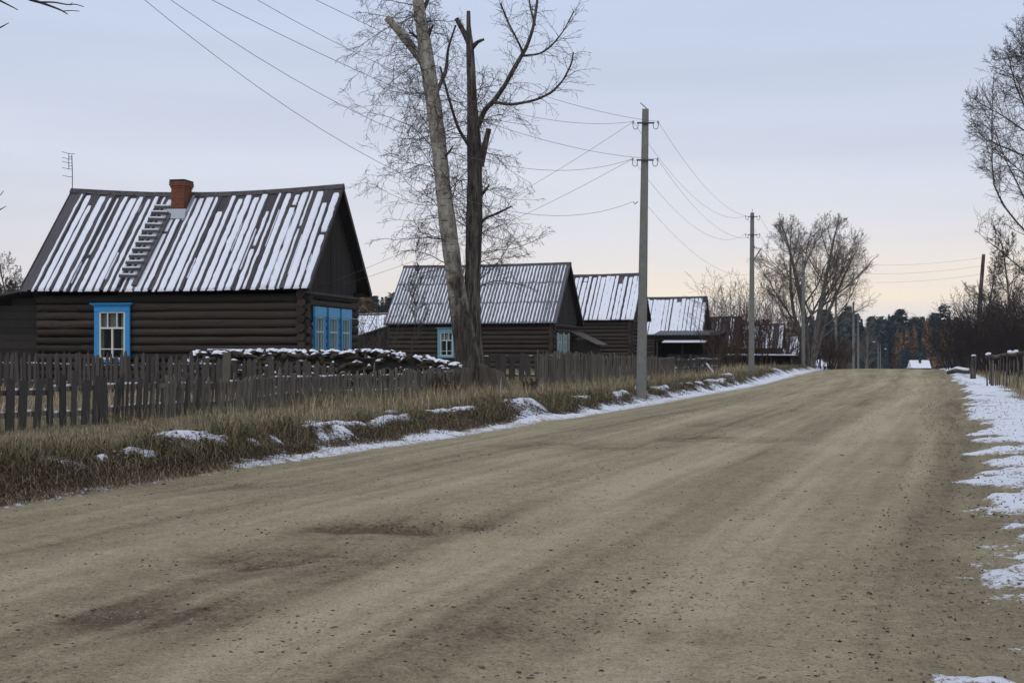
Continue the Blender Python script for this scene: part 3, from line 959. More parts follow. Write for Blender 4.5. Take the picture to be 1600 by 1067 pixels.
    for i in range(K):
        a, c = xs[i] - (0.04 if i == 0 else 0), xs[i + 1] + (0.04 if i == K - 1 else 0)
        ra, rc = ridge(xs[i]) + 0.06, ridge(xs[i + 1]) + 0.06
        mb.hexa([(a, ym - 0.16, ra - 0.16), (c, ym - 0.16, rc - 0.16), (c, ym + 0.16, rc - 0.16), (a, ym + 0.16, ra - 0.16)],
                [(a, ym - 0.05, ra + 0.01), (c, ym - 0.05, rc + 0.01), (c, ym + 0.05, rc + 0.01), (a, ym + 0.05, ra + 0.01)])
        if rr.random() < 0.85:
            sb.hexa([(a, ym - 0.045, ra + 0.012), (c, ym - 0.045, rc + 0.012), (c, ym + 0.05, rc + 0.012), (a, ym + 0.05, ra + 0.012)],
                    [(a, ym - 0.03, ra + 0.035), (c, ym - 0.03, rc + 0.035), (c, ym + 0.03, rc + 0.035), (a, ym + 0.03, ra + 0.035)])
    mb.build('ridge_board', M['trim_wood'], body)
    sb.build('snow', M['snow'], body, kind='stuff')
    # barge boards along the gable edges
    for xx in (x1 + 0.012, x0 - 0.012):
        for (ya, yb) in ((-of - 0.02, ym), (W_ + ob + 0.02, ym)):
            p0 = Vector((xx, ya, eave(xx) - 0.055)); p1 = Vector((xx, yb, ridge(xx) - 0.055))
            mb = MB()
            mb.hexa([p0 + Vector((-0.014, 0, -0.11)), p0 + Vector((0.014, 0, -0.11)), p0 + Vector((0.014, 0, 0.10)), p0 + Vector((-0.014, 0, 0.10))],
                    [p1 + Vector((-0.014, 0, -0.11)), p1 + Vector((0.014, 0, -0.11)), p1 + Vector((0.014, 0, 0.10)), p1 + Vector((-0.014, 0, 0.10))])
            mb.build('barge_board', M['trim_wood'], body)
    return dict(S=S, ridge=ridge, eave=eave, ym=ym, x0=x0, x1=x1, body=body)

# ---------------------------------------------------------------- first house: dark logs, striped snow, blue windows
A1 = math.radians(-11.2)
h1 = thing('log_house', 'nearest log house with bright blue window frames and a brick chimney', 'house', (-6.87, 42.16, 0.42), A1)
fw = (-6.74, 0.80, 1.30, 1.90)
gws = [(1.05, 0.76, 1.12, 1.92), (2.43, 0.76, 1.12, 1.92), (3.79, 0.76, 1.12, 1.92)]
i1 = house(h1, 9.4, 5.3, 3.08, 3.31, 6.98, 0.60, 0.38, 0.42, 0.9, sag=0.22, lift=0.10, pitch=0.28, logmat='log', front=[fw], gable=gws, roof='boards', bw=0.30, snow_amt=0.78, snow_w=0.98, cutp=0.14, seed=5)
window(h1, (fw[0], -0.17, fw[1]), 0, fw[2], fw[3], 'blue', 'blue', 'white', kind='six', curtain='curtain')
for y_, z_, w_, h_ in gws:
    window(h1, (0.17, y_, z_), math.pi / 2, w_, h_, 'blue', 'blue_light', 'green_white', kind='three', curtain='curtain_pale', ears=0.0, cas_w=0.15, lintel=0.34)  # curtain cloth whitened; its pale tone also paints the sky reflection in the panes
# chimney of real bricks
S1 = i1['S']
cx = i1['x0'] + 0.432 * (i1['x1'] - i1['x0'])
yr = i1['ym']
cy0, cy1 = yr - 0.72, yr - 0.06
ztop = 7.29
zb0 = S1(cx, 0.72).z
mb = MB()
mb.box(cx - 0.225, cx + 0.225, cy0 + 0.02, cy1 - 0.02, zb0, ztop - 0.02)
ch = mb.build('chimney', M['mortar'], h1)
bmb, smbk = MB(), MB()
zc, k = zb0 + 0.15, 0
while zc < ztop - 0.07:
    big = 0.0
    tgt = bmb
    if zc > ztop - 0.32: big = 0.025
    if zc > ztop - 0.24: big = 0.055
    if zc > ztop - 0.16: tgt = smbk; big = 0.045
    xa, xb, ya, yb = cx - 0.245 - big, cx + 0.245 + big, cy0 - big, cy1 + big
    nbk = 3
    o_ = 0.5 * (k % 2)
    edges = [xa] + [xa + (xb - xa) * (j + o_) / nbk for j in range(1 - int(o_ * 0), nbk + 1) if xa + (xb - xa) * (j + o_) / nbk < xb - 0.02] + [xb]
    if o_: edges = [xa, xa + (xb - xa) * 0.166] + [xa + (xb - xa) * (0.166 + j / 3) for j in (1, 2)] + [xb]
    for j in range(len(edges) - 1):
        jit = R.uniform(-0.006, 0.006)
        for (p, q) in ((ya + jit, ya + 0.12), (yb - 0.12, yb + jit)):
            tgt.box(edges[j] + 0.006, edges[j + 1] - 0.006, p, q, zc, zc + 0.065)
    ny = 2
    for j in range(ny):
        p = ya + 0.125 + (yb - ya - 0.25) * j / ny
        q = ya + 0.125 + (yb - ya - 0.25) * (j + 1) / ny
        jit = R.uniform(-0.005, 0.005)
        tgt.box(xa + jit, xa + 0.12, p + 0.004, q - 0.004, zc, zc + 0.065)
        tgt.box(xb - 0.12, xb + jit, p + 0.004, q - 0.004, zc, zc + 0.065)
    zc += 0.077
    k += 1
bmb.build('brick', M['brick'], ch, kind='stuff')
smbk.build('sooty_brick', M['soot_brick'], ch, kind='stuff')
mb = MB()   # tin apron around the foot
e0, e1 = S1(cx, 0.70, 0.05), S1(cx, 0.80, 0.05)
for sx in (-1, 1):
    mb.beam(S1(cx + sx * 0.35, 0.70, 0.05), S1(cx + sx * 0.35, 0.98, 0.05), 0.10, 0.02)
mb.hexa([S1(cx - 0.40, 0.715, 0.03), S1(cx + 0.40, 0.715, 0.03), S1(cx + 0.36, 0.80, 0.03), S1(cx - 0.36, 0.80, 0.03)],
        [S1(cx - 0.40, 0.715, 0.075), S1(cx + 0.40, 0.715, 0.075), S1(cx + 0.36, 0.80, 0.16), S1(cx - 0.36, 0.80, 0.16)])
mb.build('tin_apron', M['tin'], ch)
# roof ladder below the chimney
lad = thing('roof_ladder', 'old wooden ladder lying on the snowy roof below the brick chimney', 'ladder')
lad.matrix_basis = Matrix.Translation(h1.location) @ Matrix.Rotation(A1, 4, 'Z')
def LX(t): return i1['x0'] + (0.372 + 0.012 * t) * (i1['x1'] - i1['x0'])
for sx, wd in ((-0.26, 0.06), (0.30, 0.16)):
    mb = MB()
    for i in range(8):
        t0, t1 = 0.02 + 0.84 * i / 8, 0.02 + 0.84 * (i + 1) / 8
        mb.beam(S1(LX(t0) + sx, t0, 0.085), S1(LX(t1) + sx, t1, 0.085), wd, 0.07)
    mb.build('rail', M['roof_wood'], lad)
lsn = MB()
for i in range(12):
    t = 0.10 + 0.72 * i / 11
    a, c = S1(LX(t) - 0.36, t, 0.15), S1(LX(t) + 0.30, t + R.uniform(-0.004, 0.004), 0.15)
    mb = MB(); mb.beam(a, c, 0.05, 0.10)
    mb.build('rung', M['roof_wood'], lad)
    lsn.beam(a + Vector((0, 0.0, 0.075)), c + Vector((-0.05, 0.0, 0.075)), 0.06, 0.045)
lsn.build('snow', M['snow'], lad, kind='stuff')
# antenna on the left end of the ridge
an = thing('antenna', 'thin television antenna mast at the left end of the nearest roof ridge', 'antenna', at(113, 292, 46.4))
mb = MB(); mb.tube([(0, 0, -0.25), (0, 0, 0.55), (-0.02, 0, 1.15)], 0.016, 5); mb.build('mast', M['iron'], an)
mb = MB(); mb.tube([(-0.13, 0, 0.62), (-0.13, 0, 1.22)], 0.012, 5); mb.tube([(0, 0, 0.75), (-0.13, 0, 0.75)], 0.01, 4); mb.tube([(0, 0, 1.08), (-0.13, 0, 1.08)], 0.01, 4); mb.build('boom', M['iron'], an)
for zz, ww in ((0.36, 0.14), (0.64, 0.15), (0.86, 0.17), (1.00, 0.17), (1.20, 0.2)):
    mb = MB(); mb.tube([(-0.30, -ww * 1.2, zz + 0.03), (-0.13, 0.0, zz), (0.02 if zz > 1.1 else -0.06, ww, zz + 0.02)], 0.009, 4); mb.build('element', M['iron'], an)

# lean-to at the left end of the first house
ls = thing('lean_to_shed', 'dark plank lean-to with a small white framed window left of the nearest house', 'shed', h1.location, A1)
bm_ = boards('plank_dark')
xw0, xw1 = -13.6, -9.68
def lz(x): return 3.30 - (xw1 - x) * 0.185
z = 0.0
while z < 3.2:
    hh = R.uniform(0.20, 0.30)
    xa = xw0
    xe = xw1
    if z + hh > lz(xw0) - 0.15:
        xa = xw1 - max(0.2, (3.30 - 0.1 - z - hh) / 0.185)
    if 0.95 < z + hh / 2 < 1.72 and True:
        segs = [(xa, -12.35), (-11.32, xe)]
    else:
        segs = [(xa, xe)]
    for p, q in segs:
        if q - p > 0.1 and z + hh < 3.25:
            o = put('wall_plank', R.choice(bm_), ls)
            o.matrix_basis = Matrix.Translation((p, 0.12 + R.uniform(-0.01, 0.01), z + hh / 2)) @ Matrix(((0, 1, 0, 0), (0, 0, 1, 0), (1, 0, 0, 0), (0, 0, 0, 1))) @ Matrix.Diagonal((hh * 0.96, q - p, 0.03, 1))
    z += hh
mb = MB(); mb.box(xw0, xw1, 0.16, 0.2, -0.3, 1.0); mb.box(xw0, -12.35, 0.16, 0.2, 1.0, 2.55); mb.box(-11.32, xw1, 0.16, 0.2, 1.0, 2.6); mb.box(-12.35, -11.32, 0.16, 0.2, 1.75, 2.6); mb.box(xw0, xw1, 3.0, 3.04, -0.3, 2.6)
mb.build('wall_backing', M['plank_dark'], ls)
mb = MB()
mb.hexa([(xw0 - 0.3, -0.30, lz(xw0 - 0.3)), (xw1, -0.30, lz(xw1)), (xw1, 4.2, lz(xw1)), (xw0 - 0.3, 4.2, lz(xw0 - 0.3))],
        [(xw0 - 0.3, -0.30, lz(xw0 - 0.3) + 0.09), (xw1, -0.30, lz(xw1) + 0.09), (xw1, 4.2, lz(xw1) + 0.09), (xw0 - 0.3, 4.2, lz(xw0 - 0.3) + 0.09)])
mb.build('roof', M['trim_wood'], ls)
mb = MB()
for a in ((-12.30, -12.24, 1.06, 1.60), (-11.38, -11.32, 1.06, 1.60), (-12.24, -11.38, 1.06, 1.115), (-12.24, -11.38, 1.545, 1.60)):
    mb.box(a[0], a[1], 0.05, 0.14, a[2], a[3])
wn = mb.build('window', M['white'], ls)
mb = MB(); mb.add([(-12.24, 0.11, 1.11), (-11.38, 0.11, 1.11), (-11.38, 0.11, 1.55), (-12.24, 0.11, 1.55)], [(0, 1, 2, 3)]); mb.build('pane', M['glass'], wn)
mb = MB(); mb.tube([(-12.5, -0.02, 1.68), (-12.2, -0.05, 1.70), (-11.75, -0.03, 1.66)], [0.02, 0.06, 0.02], 6); mb.build('snow', M['snow'], ls, True, 'stuff')

# ---------------------------------------------------------------- second house: wavy slate roof
A2 = math.radians(-17.2)
h2 = thing('log_house', 'log house with ribbed grey slate roof, partly hidden behind the twin poplars', 'house', (2.37, 75.43, 0.36), A2)
fw2 = (-6.55, 0.85, 1.15, 1.72)
gw2 = [(1.0, 0.75, 1.0, 1.7), (2.2, 0.75, 1.0, 1.7)]
i2 = house(h2, 10.2, 5.6, 2.75, 2.92, 6.62, 0.35, 0.35, 0.35, 0.6, sag=0.05, pitch=0.275, logmat='log_grey', front=[fw2], gable=gw2, roof='slate', slate_snow=0.52, seed=9)
window(h2, (fw2[0], -0.17, fw2[1]), 0, fw2[2], fw2[3], 'blue_faded', 'blue_faded', 'green_white', kind='six', curtain='curtain_pale', ears=0.05)
for y_, z_, w_, h_ in gw2:
    window(h2, (0.17, y_, z_), math.pi / 2, w_, h_, 'shutter', 'plank_dark', 'green_white', kind='three', curtain='dark_room', ears=0.0)  # dark sheet in the curtain's place paints the shade of the unlit room
for y_ in (0.32, 1.62, 2.88):
    mb = MB(); mb.box(0.24, 0.28, y_ - 0.16, y_ + 0.16, 0.8, 2.35); mb.build('shutter', M['shutter'], h2)
po = thing('porch', 'small dark porch with slanting brown board roof on the slate roofed house', 'porch', h2.location, A2)
for k in range(7):
    mb = MB(); xa = 0.30 + 0.235 * k
    mb.hexa([(xa, 3.1, 2.42 - 0.11 * k), (xa + 0.26, 3.1, 2.30 - 0.11 * k), (xa + 0.26, 5.9, 2.30 - 0.11 * k), (xa, 5.9, 2.42 - 0.11 * k)],
            [(xa, 3.1, 2.46 - 0.11 * k), (xa + 0.26, 3.1, 2.34 - 0.11 * k), (xa + 0.26, 5.9, 2.34 - 0.11 * k), (xa, 5.9, 2.46 - 0.11 * k)])
    mb.build('roof_board', M['brownroof'], po)
mb = MB(); mb.box(0.3, 1.55, 3.35, 3.40, -0.3, 1.85); mb.box(1.55, 1.6, 3.35, 5.6, -0.3, 1.75); mb.build('wall', M['plank_dark'], po)
# lean-to left of the second house and the snowy shed behind it
l2 = thing('lean_to_shed', 'dark lean-to with a snow edged sloping roof left of the slate roofed house', 'shed', h2.location, A2)
mb = MB()
mb.hexa([(-13.9, 0.4, -0.3), (-10.45, 0.4, -0.3), (-10.45, 4.4, -0.3), (-13.9, 4.4, -0.3)], [(-13.9, 0.4, 1.75), (-10.45, 0.4, 2.75), (-10.45, 4.4, 2.75), (-13.9, 4.4, 1.75)])
mb.build('wall', M['plank_dark'], l2)
mb = MB()
mb.hexa([(-14.2, 0.1, 1.68), (-10.40, 0.1, 2.78), (-10.40, 4.6, 2.78), (-14.2, 4.6, 1.68)], [(-14.2, 0.1, 1.76), (-10.40, 0.1, 2.86), (-10.40, 4.6, 2.86), (-14.2, 4.6, 1.76)])
mb.build('roof', M['trim_wood'], l2)
mb = MB()
mb.hexa([(-14.18, 0.12, 1.765), (-10.5, 0.12, 2.83), (-10.5, 4.5, 2.83), (-14.18, 4.5, 1.765)], [(-14.15, 0.18, 1.83), (-10.5, 0.18, 2.89), (-10.5, 4.4, 2.89), (-14.15, 4.4, 1.83)])
mb.build('snow', M['snow'], l2, kind='stuff')

def shed(name, label, loc, rz, L, W_, hw, rh, snowfac=0.8, snow_w=1.0, mat='plank_dark', ov=0.3, seed=3, cat='shed'):
    """plank shed with a gabled board roof under patchy snow; ridge along x"""
    t = thing(name, label, cat, loc, rz)
    house(t, L, W_, hw, hw + 0.12, hw + rh, ov, ov, ov, ov, sag=0.05, roof='boards', bw=0.30, snow_amt=snowfac, snow_w=snow_w, walls='planks', seed=seed)
    return t
p = at(600, 560, 96)
shed('snowy_shed', 'small shed with plain white snow roof between the first two houses', (p.x, 96, 0.35), A2 + 0.1, 6.0, 3.4, 2.55, 1.55, 1.3, 1.5, seed=4)

# ---------------------------------------------------------------- third and fourth houses
h3 = thing('log_house', 'tall log house with broad snow strips on its roof behind the nearest concrete pole', 'house', (9.0, 97.4, 0.38), A2)
house(h3, 7.6, 5.6, 3.5, 3.70, 7.30, 0.35, 0.4, 0.35, 0.6, sag=0.06, pitch=0.29, logmat='log_grey', roof='boards', bw=0.36, snow_amt=1.0, snow_w=1.12, seed=14)
h4 = thing('log_house', 'log house with almost unbroken white snow roof right of the nearest concrete pole', 'house', (18.3, 125.4, 0.2), A2)
house(h4, 7.6, 5.4, 2.95, 3.15, 6.85, 0.35, 0.4, 0.35, 0.6, sag=0.03, pitch=0.29, logmat='log_grey', roof='boards', bw=0.42, snow_amt=1.3, snow_w=1.32, seed=21)
# open shed with a wavy roof in front of it
os_ = thing('open_shed', 'low open fronted shed with wavy roof edge in front of the white roofed house', 'shed', (17.2, 104.5, 0.37), A2)
mb = MB()
n_ = 90
for i in range(n_ + 1):
    x = -5.7 + 5.6 * i / n_
    zz = 0.035 * math.cos(i * 2 * math.pi / 4.5)
    mb.v += [(x, -0.3, 2.60 + zz), (x, 3.4, 3.0 + zz), (x, -0.3, 2.56 + zz), (x, 3.4, 2.96 + zz)]
for i in range(n_):
    o = i * 4
    mb.f += [(o, o + 4, o + 5, o + 1), (o + 2, o + 3, o + 7, o + 6), (o, o + 2, o + 6, o + 4)]
mb.build('roof', M['slate'], os_)
mb = MB(); mb.box(-5.6, -0.1, 0.0, 0.05, 2.1, 2.52); mb.build('fascia_board', M['plank_dark'], os_)
for x in (-5.5, -3.4, -1.6, -0.25):
    mb = MB(); mb.box(x, x + 0.14, 0.06, 0.2, -0.3, 2.5); mb.build('post', M['trim_wood'], os_)
mb = MB(); mb.box(-5.6, -0.1, 3.0, 3.1, -0.3, 2.9); mb.box(-5.65, -5.6, 0, 3, -0.3, 2.55); mb.build('back_wall', M['plank_dark'], os_)
for z in (0.1, 0.42, 0.74):
    mb = MB(); mb.box(-4.6, -0.1, 0.22, 0.27, z, z + 0.27); mb.build('board', M['fence_dark'], os_)
mb = MB(); mb.hexa([(-4.9, -1.0, 1.9), (-1.2, -1.0, 1.9), (-1.2, 0.0, 2.05), (-4.9, 0.0, 2.05)], [(-4.9, -1.0, 1.96), (-1.2, -1.0, 1.96), (-1.2, 0.0, 2.11), (-4.9, 0.0, 2.11)]); mb.build('shelf_roof', M['trim_wood'], os_)
mb = MB(); mb.hexa([(-4.85, -0.98, 1.962), (-1.25, -0.98, 1.962), (-1.25, -0.05, 2.112), (-4.85, -0.05, 2.112)], [(-4.8, -0.95, 2.0), (-1.3, -0.95, 2.0), (-1.3, -0.1, 2.15), (-4.8, -0.1, 2.15)]); mb.build('snow', M['snow'], os_, kind='stuff')

# small sheds farther along the street
p = at(1150, 560, 142); shed('plank_shed', 'dark plank shed with thin snow streaks behind the leafless shrubs', (p.x, 142, -0.1), A2, 6.0, 4.5, 2.2, 3.4, 0.35, seed=31)
p = at(1219, 560, 152); shed('plank_shed', 'plank shed with many snow streaks between second pole and tall bare tree', (p.x, 152, -0.4), A2, 6.5, 4.0, 2.3, 3.0, 0.62, seed=32)
p = at(1246, 560, 168); shed('plank_shed', 'narrow snow streaked shed just left of the tall bare tree trunk', (p.x, 168, -0.9), A2, 2.6, 3.0, 1.9, 2.8, 0.55, seed=33)
p = at(1304, 560, 195); b6 = shed('barn', 'far dark barn with snow streaked boards and pale slanting gable edge', (p.x, 195, -2.2), A2, 3.0, 4.6, 0.7, 1.9, 0.5, seed=34, cat='barn')
fp = thing('board_fence', 'short far reddish brown fence beside the dark barn', 'fence', (0, 0, 0))
for k in range(8):
    q0 = at(1312 + 2.6 * k, 575, 188); mb = MB(); mb.box(q0.x, q0.x + 0.22, q0.y, q0.y + 0.03, -2.2, -0.02 + R.uniform(-0.05, 0.05)); mb.build('board', M['brownroof'], fp)
# low flat shed roof under snow
lr = thing('low_shed', 'low flat roofed shed under white snow at the foot of the leafless shrubs', 'shed', (17.9, 107.5, 0.36), math.radians(-8))
for x in (0.1, 1.9, 3.7, 5.4):
    mb = MB(); mb.box(x, x + 0.15, 0.1, 0.25, -0.2, 0.84); mb.build('post', M['trim_wood'], lr)
mb = MB(); mb.box(0.1, 5.6, 0.5, 0.55, -0.2, 0.82); mb.box(0.1, 0.15, 0.5, 2.2, -0.2, 0.82); mb.build('wall', M['plank_dark'], lr)
mb = MB(); mb.box(-0.1, 5.9, -0.1, 2.4, 0.85, 0.92); mb.build('roof', M['trim_wood'], lr)
mb = MB(); mb.hexa([(-0.1, -0.1, 0.923), (5.9, -0.1, 0.923), (5.9, 2.4, 0.923), (-0.1, 2.4, 0.923)], [(0.1, 0.0, 1.0), (5.7, 0.0, 0.97), (5.7, 2.3, 1.0), (0.1, 2.3, 1.03)]); mb.build('snow', M['snow'], lr, kind='stuff')
# far house at the end of the road
p = at(1440, 575, 430)
fh = thing('far_house', 'distant white roofed house at the end of the road before the forest', 'house', (p.x, 430, -7.2))
mb = MB(); mb.box(-3.0, 3.0, 0.3, 5, -2, 3.3); mb.build('wall', M['plank_dark'], fh)
mb = MB(); mb.hexa([(-3.3, 0, 3.2), (3.3, 0, 3.2), (3.3, 5.2, 3.2), (-3.3, 5.2, 3.2)], [(-3.3, 2.5, 5.85), (3.3, 2.5, 5.85), (3.3, 2.7, 5.85), (-3.3, 2.7, 5.85)]); mb.build('roof', M['snow'], fh)
mb = MB(); mb.box(-0.35, 0.35, 1.5, 2.2, 4.3, 6.0); mb.build('chimney', M['soot_brick'], fh)
mb = MB(); mb.box(-2.2, -1.2, 0.24, 0.3, 1.4, 2.6); mb.build('window', M['white'], fh)
cr = thing('car', 'dark car with snowy roof far down the road beside the white roofed house', 'car', (at(1422, 575, 418).x, 418, -6.9))
mb = MB()
prof = [(-2.1, 0.3), (2.1, 0.3), (2.1, 0.9), (1.5, 1.0), (0.9, 1.5), (-1.0, 1.5), (-1.6, 1.0), (-2.1, 0.95)]
mb.add([(x, -0.85, z + 1.6) for x, z in prof] + [(x, 0.85, z + 1.6) for x, z in prof], [tuple(range(8)), tuple(range(15, 7, -1))] + [(i, (i + 8), (i + 1) % 8 + 8, (i + 1) % 8) for i in range(8)])
mb.build('body', M['iron'], cr)
for x in (-1.3, 1.3):
    for y in (-0.8, 0.8):
        mb = MB(); mb.tube([(x, y - 0.1, 1.9), (x, y + 0.1, 1.9)], 0.32, 10); mb.build('wheel', M['dark_room'], cr)
mb = MB(); mb.box(-1.0, 0.9, -0.75, 0.75, 3.102, 3.2); mb.build('snow', M['snow'], cr, kind='stuff')

# ---------------------------------------------------------------- firewood pile
wp = thing('firewood_heap', 'long heap of split firewood under patchy snow in front of the blue gable windows', 'firewood', (0, 0, 0))
def split_log(k):
    mb = MB()
    n = R.choice((4, 5, 6, 7))
    prof = []
    for j in range(n):
        a = 2 * math.pi * j / n + R.uniform(-0.25, 0.25)
        r = R.uniform(0.75, 1.1)
        prof.append((r * math.cos(a), 0.8 * r * math.sin(a)))
    for xx, s_ in ((-0.5, 1.0), (0.0, 1.05), (0.5, 0.95)):
        mb.v += [(xx, p[0] * s_, p[1] * s_) for p in prof]
    for i in range(2):
        mb.f += [(i * n + j, i * n + (j + 1) % n, (i + 1) * n + (j + 1) % n, (i + 1) * n + j) for j in range(n)]
    mb.f += [tuple(range(n))[::-1], tuple(2 * n + j for j in range(n))]
    return mb.mesh('firewood', M['firewood'])
FW = [split_log(k) for k in range(7)]
PX0, PX1 = -10.6, -1.6
def pile_d(x): return 39.4 + 0.07 * (x - PX0)
def pile_top(x):
    u = (x - PX0) / (PX1 - PX0)
    h = 1.24 * min(1, (u / 0.10)) ** 0.6 * min(1, ((1 - u) / 0.5 + 0.42)) ** 0.5
    h += 0.10 * (fbm(np.array([x * 0.9]), np.array([1.0]), 7, 3)[0] - 0.5) - 0.04
    return h
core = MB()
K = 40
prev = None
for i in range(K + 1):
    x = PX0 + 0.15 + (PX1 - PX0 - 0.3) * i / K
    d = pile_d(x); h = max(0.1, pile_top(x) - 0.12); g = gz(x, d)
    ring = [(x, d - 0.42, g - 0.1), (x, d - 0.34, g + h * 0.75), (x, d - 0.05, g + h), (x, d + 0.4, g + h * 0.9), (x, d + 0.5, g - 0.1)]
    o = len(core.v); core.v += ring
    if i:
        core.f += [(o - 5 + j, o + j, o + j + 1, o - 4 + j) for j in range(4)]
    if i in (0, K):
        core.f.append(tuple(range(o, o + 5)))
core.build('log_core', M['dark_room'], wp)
sn = MB()
def cap(c, ln, wd, yaw, tilt, h):
    """a small pillow of snow"""
    n, m = 8, 3
    d = Vector((math.cos(yaw), math.sin(yaw), tilt)); s = Vector((-math.sin(yaw), math.cos(yaw), 0))
    o = len(sn.v)
    for i in range(m):
        f = (1.0, 0.8, 0.3)[i]; zz = (-0.02, 0.5, 1.0)[i] * h
        for j in range(n):
            a = 2 * math.pi * j / n
            q = R.uniform(0.82, 1.12)
            sn.v.append(tuple(c + d * (math.cos(a) * ln / 2 * f * q) + s * (math.sin(a) * wd / 2 * f * q) + Vector((0, 0, zz))))
    for i in range(m - 1):
        sn.f += [(o + i * n + j, o + i * n + (j + 1) % n, o + (i + 1) * n + (j + 1) % n, o + (i + 1) * n + j) for j in range(n)]
    sn.f.append(tuple(o + (m - 1) * n + j for j in range(n)))
for i in range(285):
    x = R.uniform(PX0, PX1)
    T = pile_top(x)
    lvl = R.random()
    top = lvl > 0.58
    d0 = pile_d(x); g = gz(x, d0)
    if top:
        y = d0 + R.uniform(-0.40, 0.35); z = g + T - 0.10 * abs(y - d0) / 0.4 + R.uniform(-0.08, 0.05)
    else:
        z = g + T * R.uniform(0.12, 0.92); y = d0 - 0.38 - R.uniform(0.0, 0.10) + 0.10 * (z - g) / max(T, 0.2)
    yaw = R.gauss(0, 0.5) if R.random() < 0.62 else R.gauss(math.pi / 2, 0.35)
    ln = R.uniform(0.36, 0.62); rr_ = R.uniform(0.045, 0.085); tl = R.gauss(0, 0.16)
    put('firewood', R.choice(FW), wp, loc=(x, y, z), rot=(R.uniform(0, 6.28), tl, yaw), scale=(ln, rr_, rr_))
    if (top and R.random() < 0.80) or (not top and R.random() < 0.5):
        cap(Vector((x, y - 0.02, z + rr_ * 0.62)), ln * R.uniform(0.30, 0.75), rr_ * R.uniform(1.1, 1.7), yaw, -math.sin(tl), R.uniform(0.035, 0.065))
for i in range(150):
    x = R.uniform(PX0 + 0.2, PX1); y = pile_d(x) + R.uniform(-0.42, 0.3)
    cap(Vector((x, y, gz(x, y) + pile_top(x) + R.uniform(-0.03, 0.05))), R.uniform(0.14, 0.36), R.uniform(0.08, 0.16), R.gauss(0, 0.8), R.gauss(0, 0.15), R.uniform(0.035, 0.065))
sn.build('snow', M['snow'], wp, True, 'stuff')
pk = thing('plank', 'long level plank under a thin line of snow lying on the firewood', 'plank', (0, 0, 0))
a, c = at(326, 548, 40.6), at(420, 549, 40.4)
mb = MB(); mb.beam(a, c, 0.28, 0.05); mb.build('board', M['fence_dark'], pk)
mb = MB(); mb.beam(a + Vector((0, 0, 0.045)), c + Vector((0, 0, 0.045)), 0.27, 0.04); mb.build('snow', M['snow'], pk, kind='stuff')

# ---------------------------------------------------------------- fences
def picket_mesh(kind, mat):
    """unit picket: x width, y thickness, z 0..1"""
    if kind == 'point': out = [(-.5, 0), (.5, 0), (.5, .90), (.06, 1.0), (-.5, .87)]
    elif kind == 'flat': out = [(-.5, 0), (.5, 0), (.52, .99), (-.48, 1.0)]
    elif kind == 'slant': out = [(-.5, 0), (.5, 0), (.46, .93), (-.40, 1.0)]
    elif kind == 'round': out = [(-.5, 0), (.5, 0), (.5, .93), (.3, .985), (0, 1.0), (-.3, .98), (-.5, .92)]
    else: out = [(-.42, 0), (.5, 0), (.56, .4), (.40, .8), (.1, 1.0), (-.38, .96), (-.5, .5)]
    mb = MB()
    k = len(out)
    mb.v = [(x, -0.5, z) for x, z in out] + [(x, 0.5, z) for x, z in out]
    mb.f = [tuple(range(k)), tuple(range(2 * k - 1, k - 1, -1))] + [(i, i + k, (i + 1) % k + k, (i + 1) % k) for i in range(k)]
    return mb.mesh('picket', M[mat])
PK = {(k, m_): picket_mesh(k, m_) for k in ('point', 'flat', 'slant', 'round', 'odd') for m_ in ('fence', 'fence_dark')}
